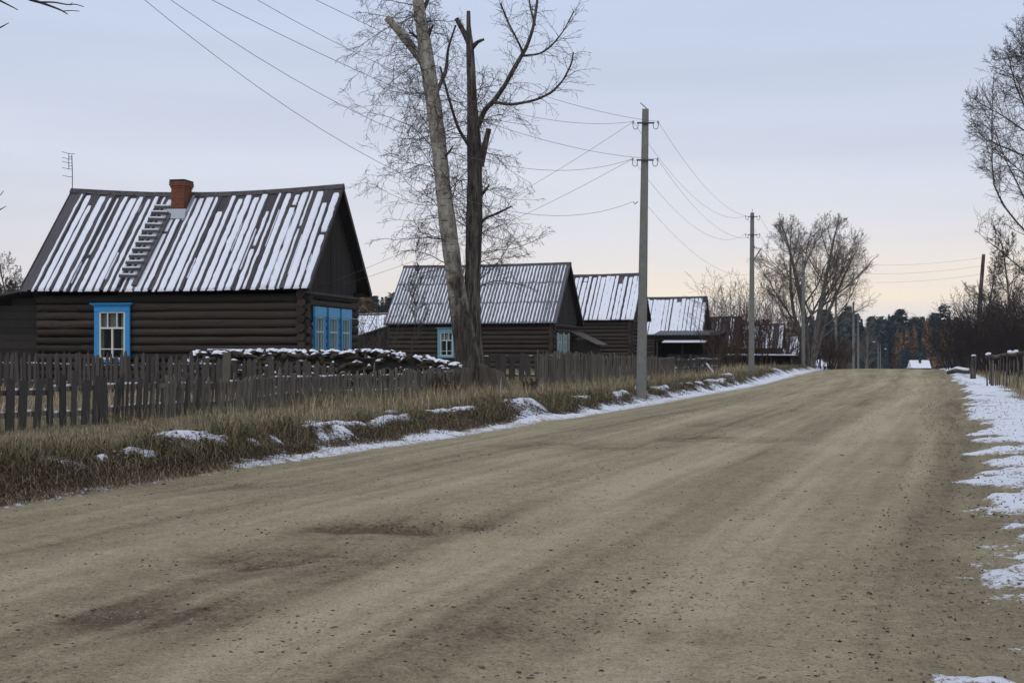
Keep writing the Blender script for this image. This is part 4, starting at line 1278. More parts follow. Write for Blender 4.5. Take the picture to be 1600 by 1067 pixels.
def fence(name, label, pts, spec, top, rails, mat, cat='fence', snow=True, post_gap=2.6, name_part='picket', back=False, post_extra=0.0, dark_to=0.0):
    """pts: polyline in plan; spec(s): (pitch, width, lean, kinds); top(s): height over sea of the picket tops"""
    f = thing(name, label, cat, (0, 0, 0))
    P = [Vector((p[0], p[1], 0)) for p in pts]
    seg = [(P[i + 1] - P[i]).length for i in range(len(P) - 1)]
    tot = sum(seg)
    def pos(s):
        for i, l in enumerate(seg):
            if s <= l or i == len(seg) - 1:
                return P[i].lerp(P[i + 1], s / l), math.atan2(P[i + 1].y - P[i].y, P[i + 1].x - P[i].x)
            s -= l
    s = 0.02
    while s < tot:
        pitch, wd, lean, kinds = spec(s / tot)
        p, a = pos(s)
        g = gz(p.x, p.y)
        zt = top(s / tot)
        if zt > g + 0.1 and wd > 0:
            side = Vector((math.sin(a), -math.cos(a), 0))
            q = p + side * (0.035 + R.uniform(0, 0.015))
            put(name_part, PK[(R.choice(kinds), mat if not dark_to or s / tot > dark_to * R.uniform(0.8, 1.2) else 'fence_dark')], f, loc=(q.x, q.y, g - 0.06), rot=(R.gauss(0, 0.03), lean + R.gauss(0, 0.035), a), scale=(wd, R.uniform(0.018, 0.03), zt - g + 0.06))
        s += pitch * R.uniform(0.8, 1.2)
    k = max(1, int(round(tot / post_gap)))
    sb = MB()
    for i in range(k):
        p0, a = pos(tot * i / k); p1, _ = pos(tot * (i + 1) / k)
        for rh in rails:
            z0 = gz(p0.x, p0.y) + rh + R.uniform(-0.03, 0.03); z1 = gz(p1.x, p1.y) + rh + R.uniform(-0.03, 0.03)
            mb = MB(); mb.beam((p0.x, p0.y, z0), (p1.x, p1.y, z1), 0.055, 0.085); mb.build('rail', M[mat], f)
            if snow:
                q0 = Vector((p0.x, p0.y, z0 + 0.056)); q1 = Vector((p1.x, p1.y, z1 + 0.056))
                j, n = 0, 14
                while j < n:
                    if R.random() < 0.55:
                        sb.beam(q0.lerp(q1, j / n), q0.lerp(q1, (j + R.uniform(0.3, 0.9)) / n), 0.05, R.uniform(0.02, 0.045))
                    j += 1
        pp, a = pos(tot * (i + 0.5) / k)
        g = gz(pp.x, pp.y)
        side = Vector((-math.sin(a), math.cos(a), 0)) * 0.09
        mb = MB(); mb.tube([(pp.x + side.x, pp.y + side.y, g - 0.3), (pp.x + side.x + R.uniform(-.03, .03), pp.y + side.y, max(g + 0.5, top((i + 0.5) / k) - 0.12 + post_extra))], [0.07, 0.055], 7); mb.build('post', M[mat], f)
    if sb.v:
        sb.build('snow', M['snow'], f, kind='stuff')
    return f
# street fence: wide boards at the left, thin leaning sticks, then close boards
FA, FB = (-9.2, 16.5), (-1.30, 40.0)
def fspec(u):
    if u < 0.255: return (0.295, R.choice((0.13, 0.16, 0.19, 0.24)), 0.0, ('flat', 'flat', 'slant'))
    if u < 0.50: return (0.13, R.choice((0.05, 0.07, 0.09, 0.12)), 0.10, ('slant', 'point', 'flat'))
    if u < 0.78: return (0.125, R.choice((0.05, 0.06, 0.08, 0.11)), 0.03, ('slant', 'point', 'odd', 'flat'))
    return (0.125, R.choice((0.09, 0.11, 0.13)), 0.0, ('flat', 'slant'))
def ftop(u):
    b_ = np.interp(u, [0, 0.14, 0.26, 0.3, 0.42, 0.6, 0.8, 1.0], [1.26, 1.24, 1.13, 1.17, 1.08, 1.05, 1.09, 1.10])
    j = 0.02 if u > 0.8 else 0.055
    return float(b_ + R.gauss(0, j) + (0.16 if 0.45 < u < 0.8 and R.random() < 0.05 else 0))
fence('picket_fence', 'street side weathered picket fence running from wide boards to thin sticks', [FA, (-5.2, 28.3), FB], fspec, ftop, (0.22, 0.60), 'fence', dark_to=0.36)
# yard fence behind it: pointed pickets
def yspec(u): return (0.235, R.choice((0.13, 0.15, 0.17, 0.19)), 0.0, ('point', 'round', 'odd', 'point'))
def ytop(u): return float(np.interp(u, [0, 0.5, 1], [1.60, 1.52, 1.36]) + R.gauss(0, 0.06))
yf = fence('picket_fence', 'second fence of pointed dark pickets between the house and the street fence', [(-18.6, 43.0), (-11.5, 37.2), (-4.4, 32.4)], yspec, ytop, (0.25, 0.80), 'fence_dark')
q = at(355, 590, 33.9)
bp = put('board', PK[('round', 'fence')], yf, loc=(q.x, q.y - 0.12, q.z - 0.1), rot=(0.02, 0.06, -0.5), scale=(0.26, 0.03, 0.78)); bp['label'] = 'wide pale grey rounded board standing above the pickets'
# boarded fence beyond the poplars
def bspec(u): return (0.118, R.choice((0.10, 0.115, 0.12)), 0.0, ('flat', 'flat', 'slant', 'odd'))
def btop(u): return float(np.interp(u, [0, 0.12, 0.5, 1], [1.52, 1.60, 1.42, 1.24]) + R.gauss(0, 0.045))
fence('board_fence', 'tall close boarded grey fence on both sides of the nearest concrete pole', [(0.85, 45.0), (3.9, 53.0), (8.2, 65.0)], bspec, btop, (0.3, 0.95), 'fence', snow=False)
# far broken fence
def rspec(u): return (0.26, R.choice((0.0, 0.12, 0.16, 0.2)), R.uniform(-0.08, 0.08), ('flat', 'odd', 'slant'))
fence('board_fence', 'broken dark fence with missing boards before the open shed', [(8.4, 65.6), (12.6, 77.5)], rspec, lambda u: 1.28 + R.gauss(0, 0.12), (0.35, 0.8), 'fence_dark')
# dark gate of spaced boards behind the gap
def gspec(u): return (0.33, 0.22, 0.0, ('flat', 'slant'))
fence('board_gate', 'dark spaced board fence seen through the gap right of the poplar trunks', [(-1.9, 50.6), (1.7, 50.0)], gspec, lambda u: 1.50 + R.gauss(0, 0.03), (0.25, 1.0), 'fence_dark')
# collapsed panel
bf = thing('collapsed_fence', 'collapsed leaning fence boards beside the foot of the poplar trunks', 'fence', (0, 0, 0))
for k in range(9):
    px = 752 + 5.2 * k
    q = at(px, 570, 40.6); g = gz(q.x, q.y)
    put('board', PK[(R.choice(('flat', 'slant')), 'fence')], bf, loc=(q.x, q.y, g - 0.05), rot=(0.18, -0.05 - 0.035 * k, 0.25), scale=(0.105, 0.022, 0.92 - 0.025 * k))
mb = MB(); a_, c_ = at(756, 592, 40.75), at(790, 596, 40.75); mb.beam(a_, c_, 0.05, 0.07); mb.build('rail', M['fence'], bf)
# leaning snow topped stake
sk = thing('stake', 'leaning stake topped with snow at the end of the boarded fence', 'stake', (0, 0, 0))
a_, c_ = at(1117, 589, 72), at(1102, 569, 72.3)
mb = MB(); mb.beam(a_ - Vector((0, 0, .1)), c_, 0.12, 0.10); mb.build('pole', M['fence_dark'], sk)
mb = MB(); mb.beam(a_ + Vector((0.06, -0.01, 0.06)), c_ + Vector((0.06, -0.01, 0.06)), 0.10, 0.05); mb.build('snow', M['snow'], sk, kind='stuff')
# right hand side: ruined fence with a snowy top bar, posts, a log
rf = thing('ruined_fence', 'ruined fence of thin stakes under a snow covered bar at the right edge', 'fence', (0, 0, 0))
RP = [Vector((20.35, 55.0, 0)), Vector((21.6, 54.6, 0)), Vector((23.4, 54.0, 0)), Vector((25.6, 53.4, 0))]
hts = [1.34, 1.50, 1.62, 1.60]
sb = MB()
for i in range(3):
    a_, c_ = RP[i] + Vector((0, 0, hts[i])), RP[i + 1] + Vector((0, 0, hts[i + 1]))
    pts = [a_.lerp(c_, k / 6) + Vector((0, 0, R.uniform(-.03, .03))) for k in range(7)]
    mb = MB(); mb.tube(pts, [R.uniform(0.07, 0.11) for _ in pts], 7); mb.build('bar', M['bark_dark'], rf)
    for k in range(6):
        cpos = pts[k].lerp(pts[k + 1], 0.5)
        if R.random() < 0.3:
            continue
        sb.tube([pts[k] + Vector((0, 0, 0.10)), cpos + Vector((0, 0, 0.12)), pts[k + 1] + Vector((0, 0, 0.10))], [0.06, 0.085, 0.06], 6)
    g = gz(a_.x, a_.y)
    for k in range(11):
        p_ = RP[i].lerp(RP[i + 1], (k + R.uniform(-.3, .3)) / 11 + 0.03)
        z_ = hts[i] + (hts[i + 1] - hts[i]) * k / 11
        mb = MB(); mb.tube([(p_.x + R.uniform(-.1, .1), p_.y + R.uniform(-.08, .08), g - 0.1), (p_.x, p_.y, z_ + R.uniform(-0.35, -0.02))], [R.uniform(0.02, 0.05), 0.02], 5); mb.build('stake', M['fence'], rf)
    mb = MB(); mb.tube([(RP[i].x + 0.3, RP[i].y, g - 0.2), (RP[i].x + 0.25, RP[i].y, hts[i])], [0.08, 0.07], 7); mb.build('post', M['bark_dark'], rf)
sb.build('snow', M['snow'], rf, True, 'stuff')
def stump_post(px, py, pt, d, r, label):
    t = thing('fence_post', label, 'post', (0, 0, 0))
    a_ = at(px, py, d); g = gz(a_.x, d)
    z1 = EYE - (pt - 549) * d / 2000
    mb = MB(); mb.tube([(a_.x, d, g - 0.2), (a_.x + 0.05, d, z1)], [r, r * 0.85], 8); mb.build('shaft', M['bark_dark'], t)
    mb = MB(); mb.tube([(a_.x + 0.05, d, z1 + 0.002), (a_.x + 0.05, d, z1 + 0.07)], [r * 0.95, r * 0.5], 8); mb.build('snow', M['snow'], t, True, 'stuff')
stump_post(1520, 583, 556, 70, 0.16, 'short dark post with a white snow cap right of the road')
stump_post(1548, 580, 565, 60, 0.09, 'short leaning stub between snow capped post and ruined fence')
fl = thing('fallen_log', 'fallen log under snow at the right edge of the road', 'log', (0, 0, 0))
a_, c_ = at(1481, 579, 86), at(1516, 578, 84)
a_.z = gz(a_.x, a_.y) + 0.12; c_.z = gz(c_.x, c_.y) + 0.14
mb = MB(); mb.tube([a_, a_.lerp(c_, .4) + Vector((0, 0, .12)), c_], [0.13, 0.17, 0.14], 8); mb.build('trunk', M['bark_dark'], fl)
mb = MB(); mb.tube([a_ + Vector((.1, 0, .13)), a_.lerp(c_, .4) + Vector((0, 0, .27)), c_ + Vector((-.1, 0, .14))], [0.08, 0.12, 0.09], 7); mb.build('snow', M['snow'], fl, True, 'stuff')

# ---------------------------------------------------------------- concrete poles and wires
def U_hook(mb, x, y, z, s):
    pts = [(x - s * 0.16, y, z), (x - s * 0.10, y, z - 0.01)]
    for k in range(9):
        a = math.pi + math.pi * k / 8
        pts.append((x + s * (0.0 + 0.10 * math.cos(a)), y, z - 0.16 + 0.10 * math.sin(a)))
    pts.append((x + s * 0.12, y, z - 0.02))
    mb.tube(pts, 0.014, 5)
def pole_tree(label, lean, height, detail=True, arms=(9.0,), lamp=None):
    root = thing('utility_pole', label, 'pole', (0, 0, 0), 0, 'concrete poles along the street')
    mb = MB()
    b_, t_ = 0.155, 0.095
    dx = lean
    rings = 6
    for i in range(rings + 1):
        f_ = i / rings
        w_ = b_ + (t_ - b_) * f_
        x = dx * f_; z = -0.4 + (height + 0.4) * f_
        c = w_ * 0.28
        mb.v += [(x - w_ + c, -w_, z), (x + w_ - c, -w_, z), (x + w_, -w_ + c, z), (x + w_, w_ - c, z), (x + w_ - c, w_, z), (x - w_ + c, w_, z), (x - w_, w_ - c, z), (x - w_, -w_ + c, z)]
    for i in range(rings):
        mb.f += [(i * 8 + j, i * 8 + (j + 1) % 8, i * 8 + 8 + (j + 1) % 8, i * 8 + 8 + j) for j in range(8)]
    mb.f += [tuple(range(8))[::-1], tuple(rings * 8 + j for j in range(8))]
    mb.build('shaft', M['concrete'], root)
    for za in arms:
        xx = dx * za / height
        ca = put('cross_arm', arm_mesh, root, loc=(xx, -0.13, za), scale=(0.74, 1, 0.74))
        for s in (-1, 1):
            put('hook', hook_mesh[s], ca)
            put('insulator', ins_mesh, ca, loc=(s * 0.52, 0, 0.0))
    mb = MB(); mb.tube([(dx + 0.06, 0, height - 0.05), (dx + 0.03, 0, height + 0.03), (dx - 0.16, 0, height + 0.20)] if detail else [(dx, 0, height - 0.05), (dx, 0, height + 0.22)], 0.014, 5); mb.build('rod', M['iron'], root)
    if lamp:
        mb = MB(); mb.tube([(dx * .8, 0, lamp), (dx * .8 + 0.5, -0.15, lamp + 0.45), (dx * .8 + 1.1, -0.35, lamp + 0.75)], 0.03, 6); mb.build('lamp_arm', M['iron'], root)
        mb = MB(); mb.tube([(dx * .8 + 1.0, -0.32, lamp + 0.72), (dx * .8 + 1.25, -0.4, lamp + 0.76), (dx * .8 + 1.55, -0.5, lamp + 0.70)], [0.06, 0.13, 0.08], 8); mb.build('lamp_head', M['white'], root)
    return root
mb = MB(); mb.box(-0.36, 0.36, -0.03, 0.03, -0.03, 0.03); arm_mesh = mb.mesh('cross_arm', M['iron'])
hook_mesh = {}
for s in (-1, 1):
    mb = MB(); U_hook(mb, s * 0.42, 0, 0.0, s); hook_mesh[s] = mb.mesh('hook', M['iron'])
mb = MB(); mb.tube([(0, 0, -0.03), (0, 0, 0.0), (0, 0, 0.04), (0, 0, 0.06), (0, 0, 0.10)], [0.02, 0.045, 0.035, 0.045, 0.02], 8); ins_mesh = mb.mesh('insulator', M['porcelain'])
def set_pole(root, px, d, g=None):
    x = (px - 800) * d / 2000
    root.location = (x, d, gz(x, d) if g is None else g)
    return root
p1 = set_pole(pole_tree('nearest and tallest concrete pole with two hooked crossarms beside the road', 0.14, 8.98, arms=(8.53, 7.38)), 1001.5, 39.8)
mb = MB(); mb.tube([(-0.10, -0.05, 6.1), (-0.2, -0.08, 6.02), (-0.24, -0.08, 6.1)], 0.014, 5); mb.build('hook', M['iron'], p1)
p2 = set_pole(pole_tree('second concrete pole standing before the leafless shrubs', 0.05, 8.98, False, arms=(8.75, 7.75)), 1174, 71.2)
mb = MB(); mb.tube([(0.1, 0, 6.3), (0.55, 0, 7.0)], 0.03, 5); mb.tube([(0.1, 0, 6.9), (0.2, 0, 7.1)], 0.03, 5); mb.build('bracket', M['iron'], p2)
p0 = set_pole(pole_tree('concrete pole standing on the verge beside the camera', 0.0, 9.3, False, arms=(8.7, 7.7)), 800 - 7 * 2000 / 16, 16)
plist = [(1255, 107, 8.98, 'third concrete pole in front of the tall bare tree', None), (1306, 137, 8.9, 'concrete pole with a slanted bracket right of the tall bare tree', 6.2),
         (1333.5, 159, 8.9, 'concrete pole standing close left of a slimmer one before the forest', None), (1341, 194, 9.2, 'slimmer concrete pole close right of another one', None),
         (1355, 262, 9.0, 'far concrete pole with a street lamp head', 7.0), (1372, 340, 10.5, 'very far thin concrete pole, left one of a close pair', None),
         (1375.5, 352, 10.5, 'very far thin concrete pole with lamp, right one of a close pair', 8.6)]
poles = [p0, p1, p2]
for px, d, h_, lab, lamp in plist:
    poles.append(set_pole(pole_tree(lab, 0.0, h_, False, arms=(h_ - 0.25, h_ - 1.2), lamp=lamp), px, d))
def wire(label, a, c, sag, r=0.0052, n=26):
    a, c = Vector(a), Vector(c)
    t = MB()
    P = [a.lerp(c, i / n) - Vector((0, 0, 4 * sag * (i / n) * (1 - i / n))) for i in range(n + 1)]
    t.tube(P, r, 4)
    o = t.build('overhead_wire', M['wire'], None, True)
    tag(o, label, 'wire', 'overhead wires')
def hookpt(p, arm, s):
    """insulator on an arm of a pole"""
    arms_ = [c for c in p.children if c.name.startswith('cross_arm')]
    arms_.sort(key=lambda c: -c.location.z)
    return p.location + arms_[arm].location + Vector((s * 0.385, 0, 0.04))
A = hookpt
L0 = Vector((-7, 16, 0))
wire('wire curving down from the top edge to upper left hook of nearest pole', L0 + Vector((-0.5, 0, 8.9)), A(p1, 0, -1), 1.4)
wire('flattest wire from the left, on upper right hook of nearest pole', L0 + Vector((0.5, 0, 8.2)), A(p1, 0, 1), 0.7)
wire('wire curving down to the lower left hook of the nearest pole', L0 + Vector((-0.5, 0, 8.5)), A(p1, 1, -1), 1.9)
wire('wire from the left to the lower right hook of the nearest pole', L0 + Vector((0.5, 0, 7.5)), A(p1, 1, 1), 0.8)
wire('lowest long wire, held by the single small hook of the nearest pole', L0 + Vector((-0.5, 0, 8.6)), p1.location + Vector((-0.24, -0.08, 6.1)), 2.2)
wire('service wire from the upper left hook down to the gable with blue windows', A(p1, 0, -1), h1.matrix_basis @ Vector((0.2, 0.9, 3.35)), 0.4)
wire('service wire from the lower left hook down to the gable with blue windows', A(p1, 1, -1), h1.matrix_basis @ Vector((0.2, 2.0, 3.35)), 0.35)
for arm in (0, 1):
    for s in (-1, 1):
        wire('wire between the first two poles, on the %s %s hook' % (('upper', 'lower')[arm], ('left', 'right')[s > 0]), A(p1, arm, s), A(p2, arm, s), (0.95, 1.05)[arm] + 0.1 * (s < 0))
wire('faint lowest wire between the first two poles', p1.location + Vector((0.1, 0, 6.1)), p2.location + Vector((0, -0.1, 5.6)), 0.8, 0.005)
for k in range(2, 6):
    for arm in (0, 1):
        for s in (-1, 1):
            wire('wire on %s %s hooks between the %s and the next pole' % (('upper', 'lower')[arm], ('left', 'right')[s > 0], ('', '', 'second', 'third', 'fourth', 'fifth')[k]), A(poles[k], arm, s), A(poles[k + 1], arm, s), 0.9, 0.006, 14)
# leaning wooden pole on the right
wpz = thing('wooden_pole', 'dark leaning wooden pole among the trees right of the road', 'pole', (0, 0, 0))
a_ = at(1522, 587, 94); c_ = at(1537, 398, 94)
mb = MB(); mb.tube([a_ - Vector((0, 0, 0.4)), a_.lerp(c_, 0.5), c_], [0.19, 0.16, 0.125], 9); mb.build('shaft', M['bark_dark'], wpz)
mb = MB(); mb.tube([c_ + Vector((0, 0, 0.002)), c_ + Vector((0, 0, 0.09))], [0.12, 0.06], 9); mb.build('snow', M['snow'], wpz, True, 'stuff')
for k, (za, zb_) in enumerate(((6.2, 8.0), (5.4, 7.4), (4.6, 6.6))):
    wire(('uppermost', 'middle', 'lowest')[k] + ' of three faint wires crossing the road to the wooden pole', poles[3].location + Vector((0.1, 0, 8.9 - 0.75 * k)), c_ - Vector((0, 0, 0.2 + 0.6 * k)), 0.5, 0.006)

# ---------------------------------------------------------------- bare trees
class Fast:
    """many thin tubes, gathered by side count and built with numpy"""
    def __init__(self):
        self.v, self.f, self.n = [], [], 0
    def tube(self, P, r, n=3):
        P = np.asarray(P, float); k = len(P)
        T = np.empty_like(P); T[1:-1] = P[2:] - P[:-2]; T[0] = P[1] - P[0]; T[-1] = P[-1] - P[-2]
        T /= np.sqrt((T * T).sum(1))[:, None] + 1e-9
        ref = np.array([0.31, 0.95, 0.05]) if abs(T[:, 2]).mean() > 0.7 else np.array([0.0, 0.0, 1.0])
        A = np.cross(T, ref); A /= np.sqrt((A * A).sum(1))[:, None] + 1e-9
        B = np.cross(T, A)
        a = np.arange(n) * (2 * math.pi / n)
        V = P[:, None, :] + np.asarray(r)[:, None, None] * (np.cos(a)[None, :, None] * A[:, None, :] + np.sin(a)[None, :, None] * B[:, None, :])
        self.v.append(V.reshape(-1, 3))
        i = np.arange(k - 1)[:, None] * n; j = np.arange(n)[None, :]; j2 = (j + 1) % n
        F = np.stack([i + j, i + j2, i + n + j2, i + n + j], -1).reshape(-1, 4) + self.n
        self.f.append(F); self.n += k * n
    def build(self, name, mat, parent=None):
        me = raw_mesh(name, np.concatenate(self.v), np.concatenate(self.f), M[mat], True)
        return put(name, me, parent)
def unit(v):
    return v / (np.linalg.norm(v) + 1e-9)
def perp(d, g, rnd):
    a = np.cross(d, rnd.normal(size=3))
    return unit(a)
def grow(out, p, d, L, r, lvl, cfg, rnd):
    n = cfg['seg'][lvl]
    P = [np.array(p, float)]; rr = [r]
    tip = r * (0.30 if lvl < cfg['levels'] else 0.35)
    for i in range(n):
        d = unit(d + rnd.normal(size=3) * cfg['wob'][lvl] + np.array([0, 0, cfg['up'][lvl]]))
        q_ = P[-1] + d * L / n
        dm = cfg.get('dome')
        if dm and ((q_[0] - dm[0]) / dm[2]) ** 2 + (q_[1] / dm[2]) ** 2 + ((q_[2] - dm[1]) / dm[3]) ** 2 > 1 + 0.12 * rnd.normal():
            n = i
            rr = list(np.linspace(r, cfg['rmin'], len(P)))
            break
        P.append(q_)
        rr.append(max(cfg['rmin'], r + (tip - r) * (i + 1) / n))
    if n < 1:
        return
    out.tube(P, rr, 6 if r > 0.07 else (4 if r > 0.025 else 3))
    if lvl >= cfg['levels']:
        return
    nch = cfg['n'][lvl]
    nch = max(1, int(round(nch * rnd.uniform(0.75, 1.25))))
    for c in range(nch):
        f = cfg['start'][lvl] + (1 - cfg['start'][lvl]) * (c + rnd.uniform(0, 1)) / nch
        k = min(n - 1, int(f * n)); fr = f * n - k
        q = P[k] + (P[k + 1] - P[k]) * fr
        dd = unit(P[k + 1] - P[k])
        ang = math.radians(cfg['ang'][lvl] * rnd.uniform(0.65, 1.3))
        nd = unit(dd * math.cos(ang) + perp(dd, 0, rnd) * math.sin(ang))
        lr = cfg['lr'][lvl] * rnd.uniform(0.6, 1.15) * (1.15 - 0.65 * f)
        r0 = max(cfg['rmin'], min(rr[k] * 0.8, r * cfg['rr'][lvl] * rnd.uniform(0.7, 1.1)))
        grow(out, q, nd, L * lr, r0, lvl + 1, cfg, rnd)

def bare_tree(name, label, base, trunks, cfg, seed, bark_, twig_, group=None, cat='tree'):
    """trunks: list of (direction, length, radius); the trunk mesh carries the stems, the crown mesh the rest"""
    rnd = np.random.default_rng(seed)
    t = thing(name, label, cat, base, 0, group)
    tr = Fast(); cr = Fast()
    for d, L, r in trunks:
        d = unit(np.array(d, float))
        n = 12
        P = [np.array([0, 0, -0.3])]; rr = [r * 1.25]
        for i in range(n):
            d = unit(d + rnd.normal(size=3) * 0.05 + np.array([0, 0, 0.02]))
            P.append(P[-1] + d * L / n)
            rr.append(r * (1 - 0.80 * (i + 1) / n))
        tr.tube(P, rr, 8)
        nb = cfg['nb']
        for c in range(nb):
            f = cfg['b0'] + (1 - cfg['b0']) * ((c + rnd.uniform(0, 1)) / nb) ** 0.9
            k = min(n - 1, int(f * n))
            q = P[k] + (P[k + 1] - P[k]) * (f * n - k)
            dd = unit(P[k + 1] - P[k])
            ang = math.radians(cfg['bang'] * rnd.uniform(0.7, 1.3))
            nd = unit(dd * math.cos(ang) + perp(dd, 0, rnd) * math.sin(ang))
            grow(cr, q, nd, L * cfg['blen'] * (1.15 - 0.75 * f) * rnd.uniform(0.7, 1.2), min(cfg.get('rmax', 1), max(0.012, rr[k] * cfg.get('br', 0.45))), 0, cfg, rnd)
        grow(cr, P[-1], d, L * 0.22, rr[-1], 0, cfg, rnd)
    tr.build('trunk', bark_, t)
    cr.build('crown', twig_, t)
    return t

# --- the twin poplars: stems traced in place at their own distance
def stem(pts, d):
    return [np.array(at(px, py, d + (dd if True else 0))) for px, py, dd in pts]
def smooth_path(P, k=4):
    P = np.array(P); t = np.arange(len(P)); tt_ = np.linspace(0, len(P) - 1, (len(P) - 1) * k + 1)
    out = np.stack([np.interp(tt_, t, P[:, i]) for i in range(3)], 1)
    for _ in range(2):
        out[1:-1] = 0.25 * out[:-2] + 0.5 * out[1:-1] + 0.25 * out[2:]
    return out
def stem_tube(F, pts, d, n=10, rough=0.0, k=4, rnd=None):
    """pts: (px, py, width in px, depth offset)"""
    P = smooth_path([np.array(at(a, b, d + o)) for a, b, w_, o in pts], k)
    t = np.arange(len(pts)); tt_ = np.linspace(0, len(pts) - 1, len(P))
    w_ = np.interp(tt_, t, [q[2] * d / 2000 / 2 for q in pts])
    if rough:
        w_ = w_ * (1 + rough * np.sin(np.arange(len(w_)) * 1.7) * np.cos(np.arange(len(w_)) * 0.9))
    F.tube(P, w_, n)
    return P, w_
DT = 40.9
drp = dict(levels=2, seg=(9, 6, 4), wob=(0.13, 0.17, 0.2), up=(-0.015, -0.05, -0.07), n=(11, 6), start=(0.12, 0.1), ang=(48, 45), lr=(0.42, 0.5), rr=(0.45, 0.6), rmin=0.0045)
def poplar(name, label, stems, bark_, twig_, seed, limbs, nt, loc, yrange, left_bias):
    rnd = np.random.default_rng(seed)
    base = Vector(loc)
    root = thing(name, label, 'tree', loc)
    tr = Fast(); cr = Fast(); lm = Fast()
    allP = []
    for k, s in enumerate(stems):
        P, w_ = stem_tube(tr, s, DT, 11, 0.05)
        if k == 0: allP.append((P, w_))
    for s in limbs:
        P, w_ = stem_tube(lm, s, DT, 7, 0.02, 5)
        for i in range(3, len(P) - 1, 2):
            for _ in range(2):
                dd = unit(P[i + 1] - P[i]); ang = math.radians(rnd.uniform(25, 70))
                grow(cr, P[i], unit(dd * math.cos(ang) + perp(dd, 0, rnd) * math.sin(ang)), rnd.uniform(0.4, 1.2), 0.010, 1, drp, rnd)
    P, w_ = allP[0]
    for c in range(nt):
        i = rnd.integers(0, len(P) - 1)
        if not (yrange[0] < P[i][2] < yrange[1]): continue
        az_ = rnd.uniform(0, 2 * math.pi)
        if rnd.uniform() < left_bias[0]: az_ = left_bias[1] + rnd.normal() * 0.8
        elv = rnd.normal() * 0.45 + 0.30
        d = np.array([math.cos(az_) * math.cos(elv), math.sin(az_) * math.cos(elv), math.sin(elv)])
        grow(cr, P[i], d, rnd.uniform(1.1, 3.3), rnd.uniform(0.010, 0.022), 0, drp, rnd)
    for F, nm, mt in ((tr, 'trunk', bark_), (lm, 'limb', 'bark_dark'), (cr, 'crown', twig_)):
        if F.v:
            o = F.build(nm, mt, root)
            o.location = -base
    return root
gl = Vector((at(731, 600, DT).x, DT, 0)); gl.z = gz(gl.x, gl.y)
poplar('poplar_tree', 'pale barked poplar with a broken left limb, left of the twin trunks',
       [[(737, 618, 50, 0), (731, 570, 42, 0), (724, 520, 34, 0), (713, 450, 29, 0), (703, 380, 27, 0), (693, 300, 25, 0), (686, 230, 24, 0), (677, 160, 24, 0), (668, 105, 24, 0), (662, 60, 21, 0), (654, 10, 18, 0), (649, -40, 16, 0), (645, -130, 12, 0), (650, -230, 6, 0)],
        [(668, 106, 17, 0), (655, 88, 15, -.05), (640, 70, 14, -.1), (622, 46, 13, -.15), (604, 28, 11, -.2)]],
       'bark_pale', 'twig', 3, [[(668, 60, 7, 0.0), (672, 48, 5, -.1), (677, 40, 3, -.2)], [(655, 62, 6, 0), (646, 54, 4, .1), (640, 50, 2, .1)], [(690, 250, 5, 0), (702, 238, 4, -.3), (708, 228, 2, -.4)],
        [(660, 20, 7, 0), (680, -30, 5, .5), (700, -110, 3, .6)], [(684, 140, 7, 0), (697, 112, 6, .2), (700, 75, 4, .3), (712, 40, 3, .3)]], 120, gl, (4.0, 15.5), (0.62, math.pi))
gr = Vector((at(745, 606, DT + .25).x, DT + .25, 0)); gr.z = gz(gr.x, gr.y)
poplar('poplar_tree', 'dark rough poplar with snapped top and one long branch, right of the twin trunks',
       [[(754, 618, 30, .25), (745, 580, 27, .25), (739, 520, 25, .25), (738, 450, 25, .25), (740, 380, 26, .25), (742, 300, 25, .25), (741, 230, 23, .25), (738, 170, 17, .25), (736, 110, 14, .25), (734, 70, 12, .25), (732, 40, 7, .25), (732, 18, 6, .25)],
        [(735, 72, 10, .25), (727, 55, 9, .2), (720, 42, 8, .1), (713, 29, 7, 0)], [(737, 76, 8, .25), (746, 66, 6, .2), (756, 62, 4, .1)], [(750, 260, 12, .2), (757, 230, 10, .1), (764, 201, 8, 0)]],
       'bark_dark', 'twig', 8, [[(746, 200, 9, .2), (757, 172, 8, 0), (772, 158, 8, -.2), (790, 132, 7, -.4), (806, 102, 7, -.5), (822, 76, 6, -.6), (833, 45, 5, -.7), (840, 0, 4, -.7), (842, -60, 3, -.7)],
        [(772, 160, 5, -.2), (800, 164, 5, -.4), (836, 157, 4, -.6), (862, 145, 4, -.8), (880, 126, 3, -.9), (893, 100, 3, -1.0), (896, 82, 2, -1.0)],
        [(813, 88, 4, -.55), (843, 85, 3, -.5), (862, 72, 3, -.4), (880, 50, 2, -.3), (897, 18, 2, -.2)], [(817, 82, 4, -.6), (808, 62, 3, -.8), (796, 40, 3, -.9), (782, 5, 2, -1.)],
        [(836, 40, 4, -.7), (829, 15, 3, -.5), (824, -20, 2, -.4)], [(737, 235, 6, 0), (715, 200, 5, -.3), (700, 150, 4, -.5), (688, 105, 3, -.6)],
        [(752, 305, 6, .2), (758, 298, 5, 0), (764, 290, 3, -.1)], [(750, 352, 6, .2), (756, 342, 4, 0), (778, 333, 4, -.2), (800, 322, 2, -.2)]], 95, gr, (3.6, 9.8), (0.45, 0.0))
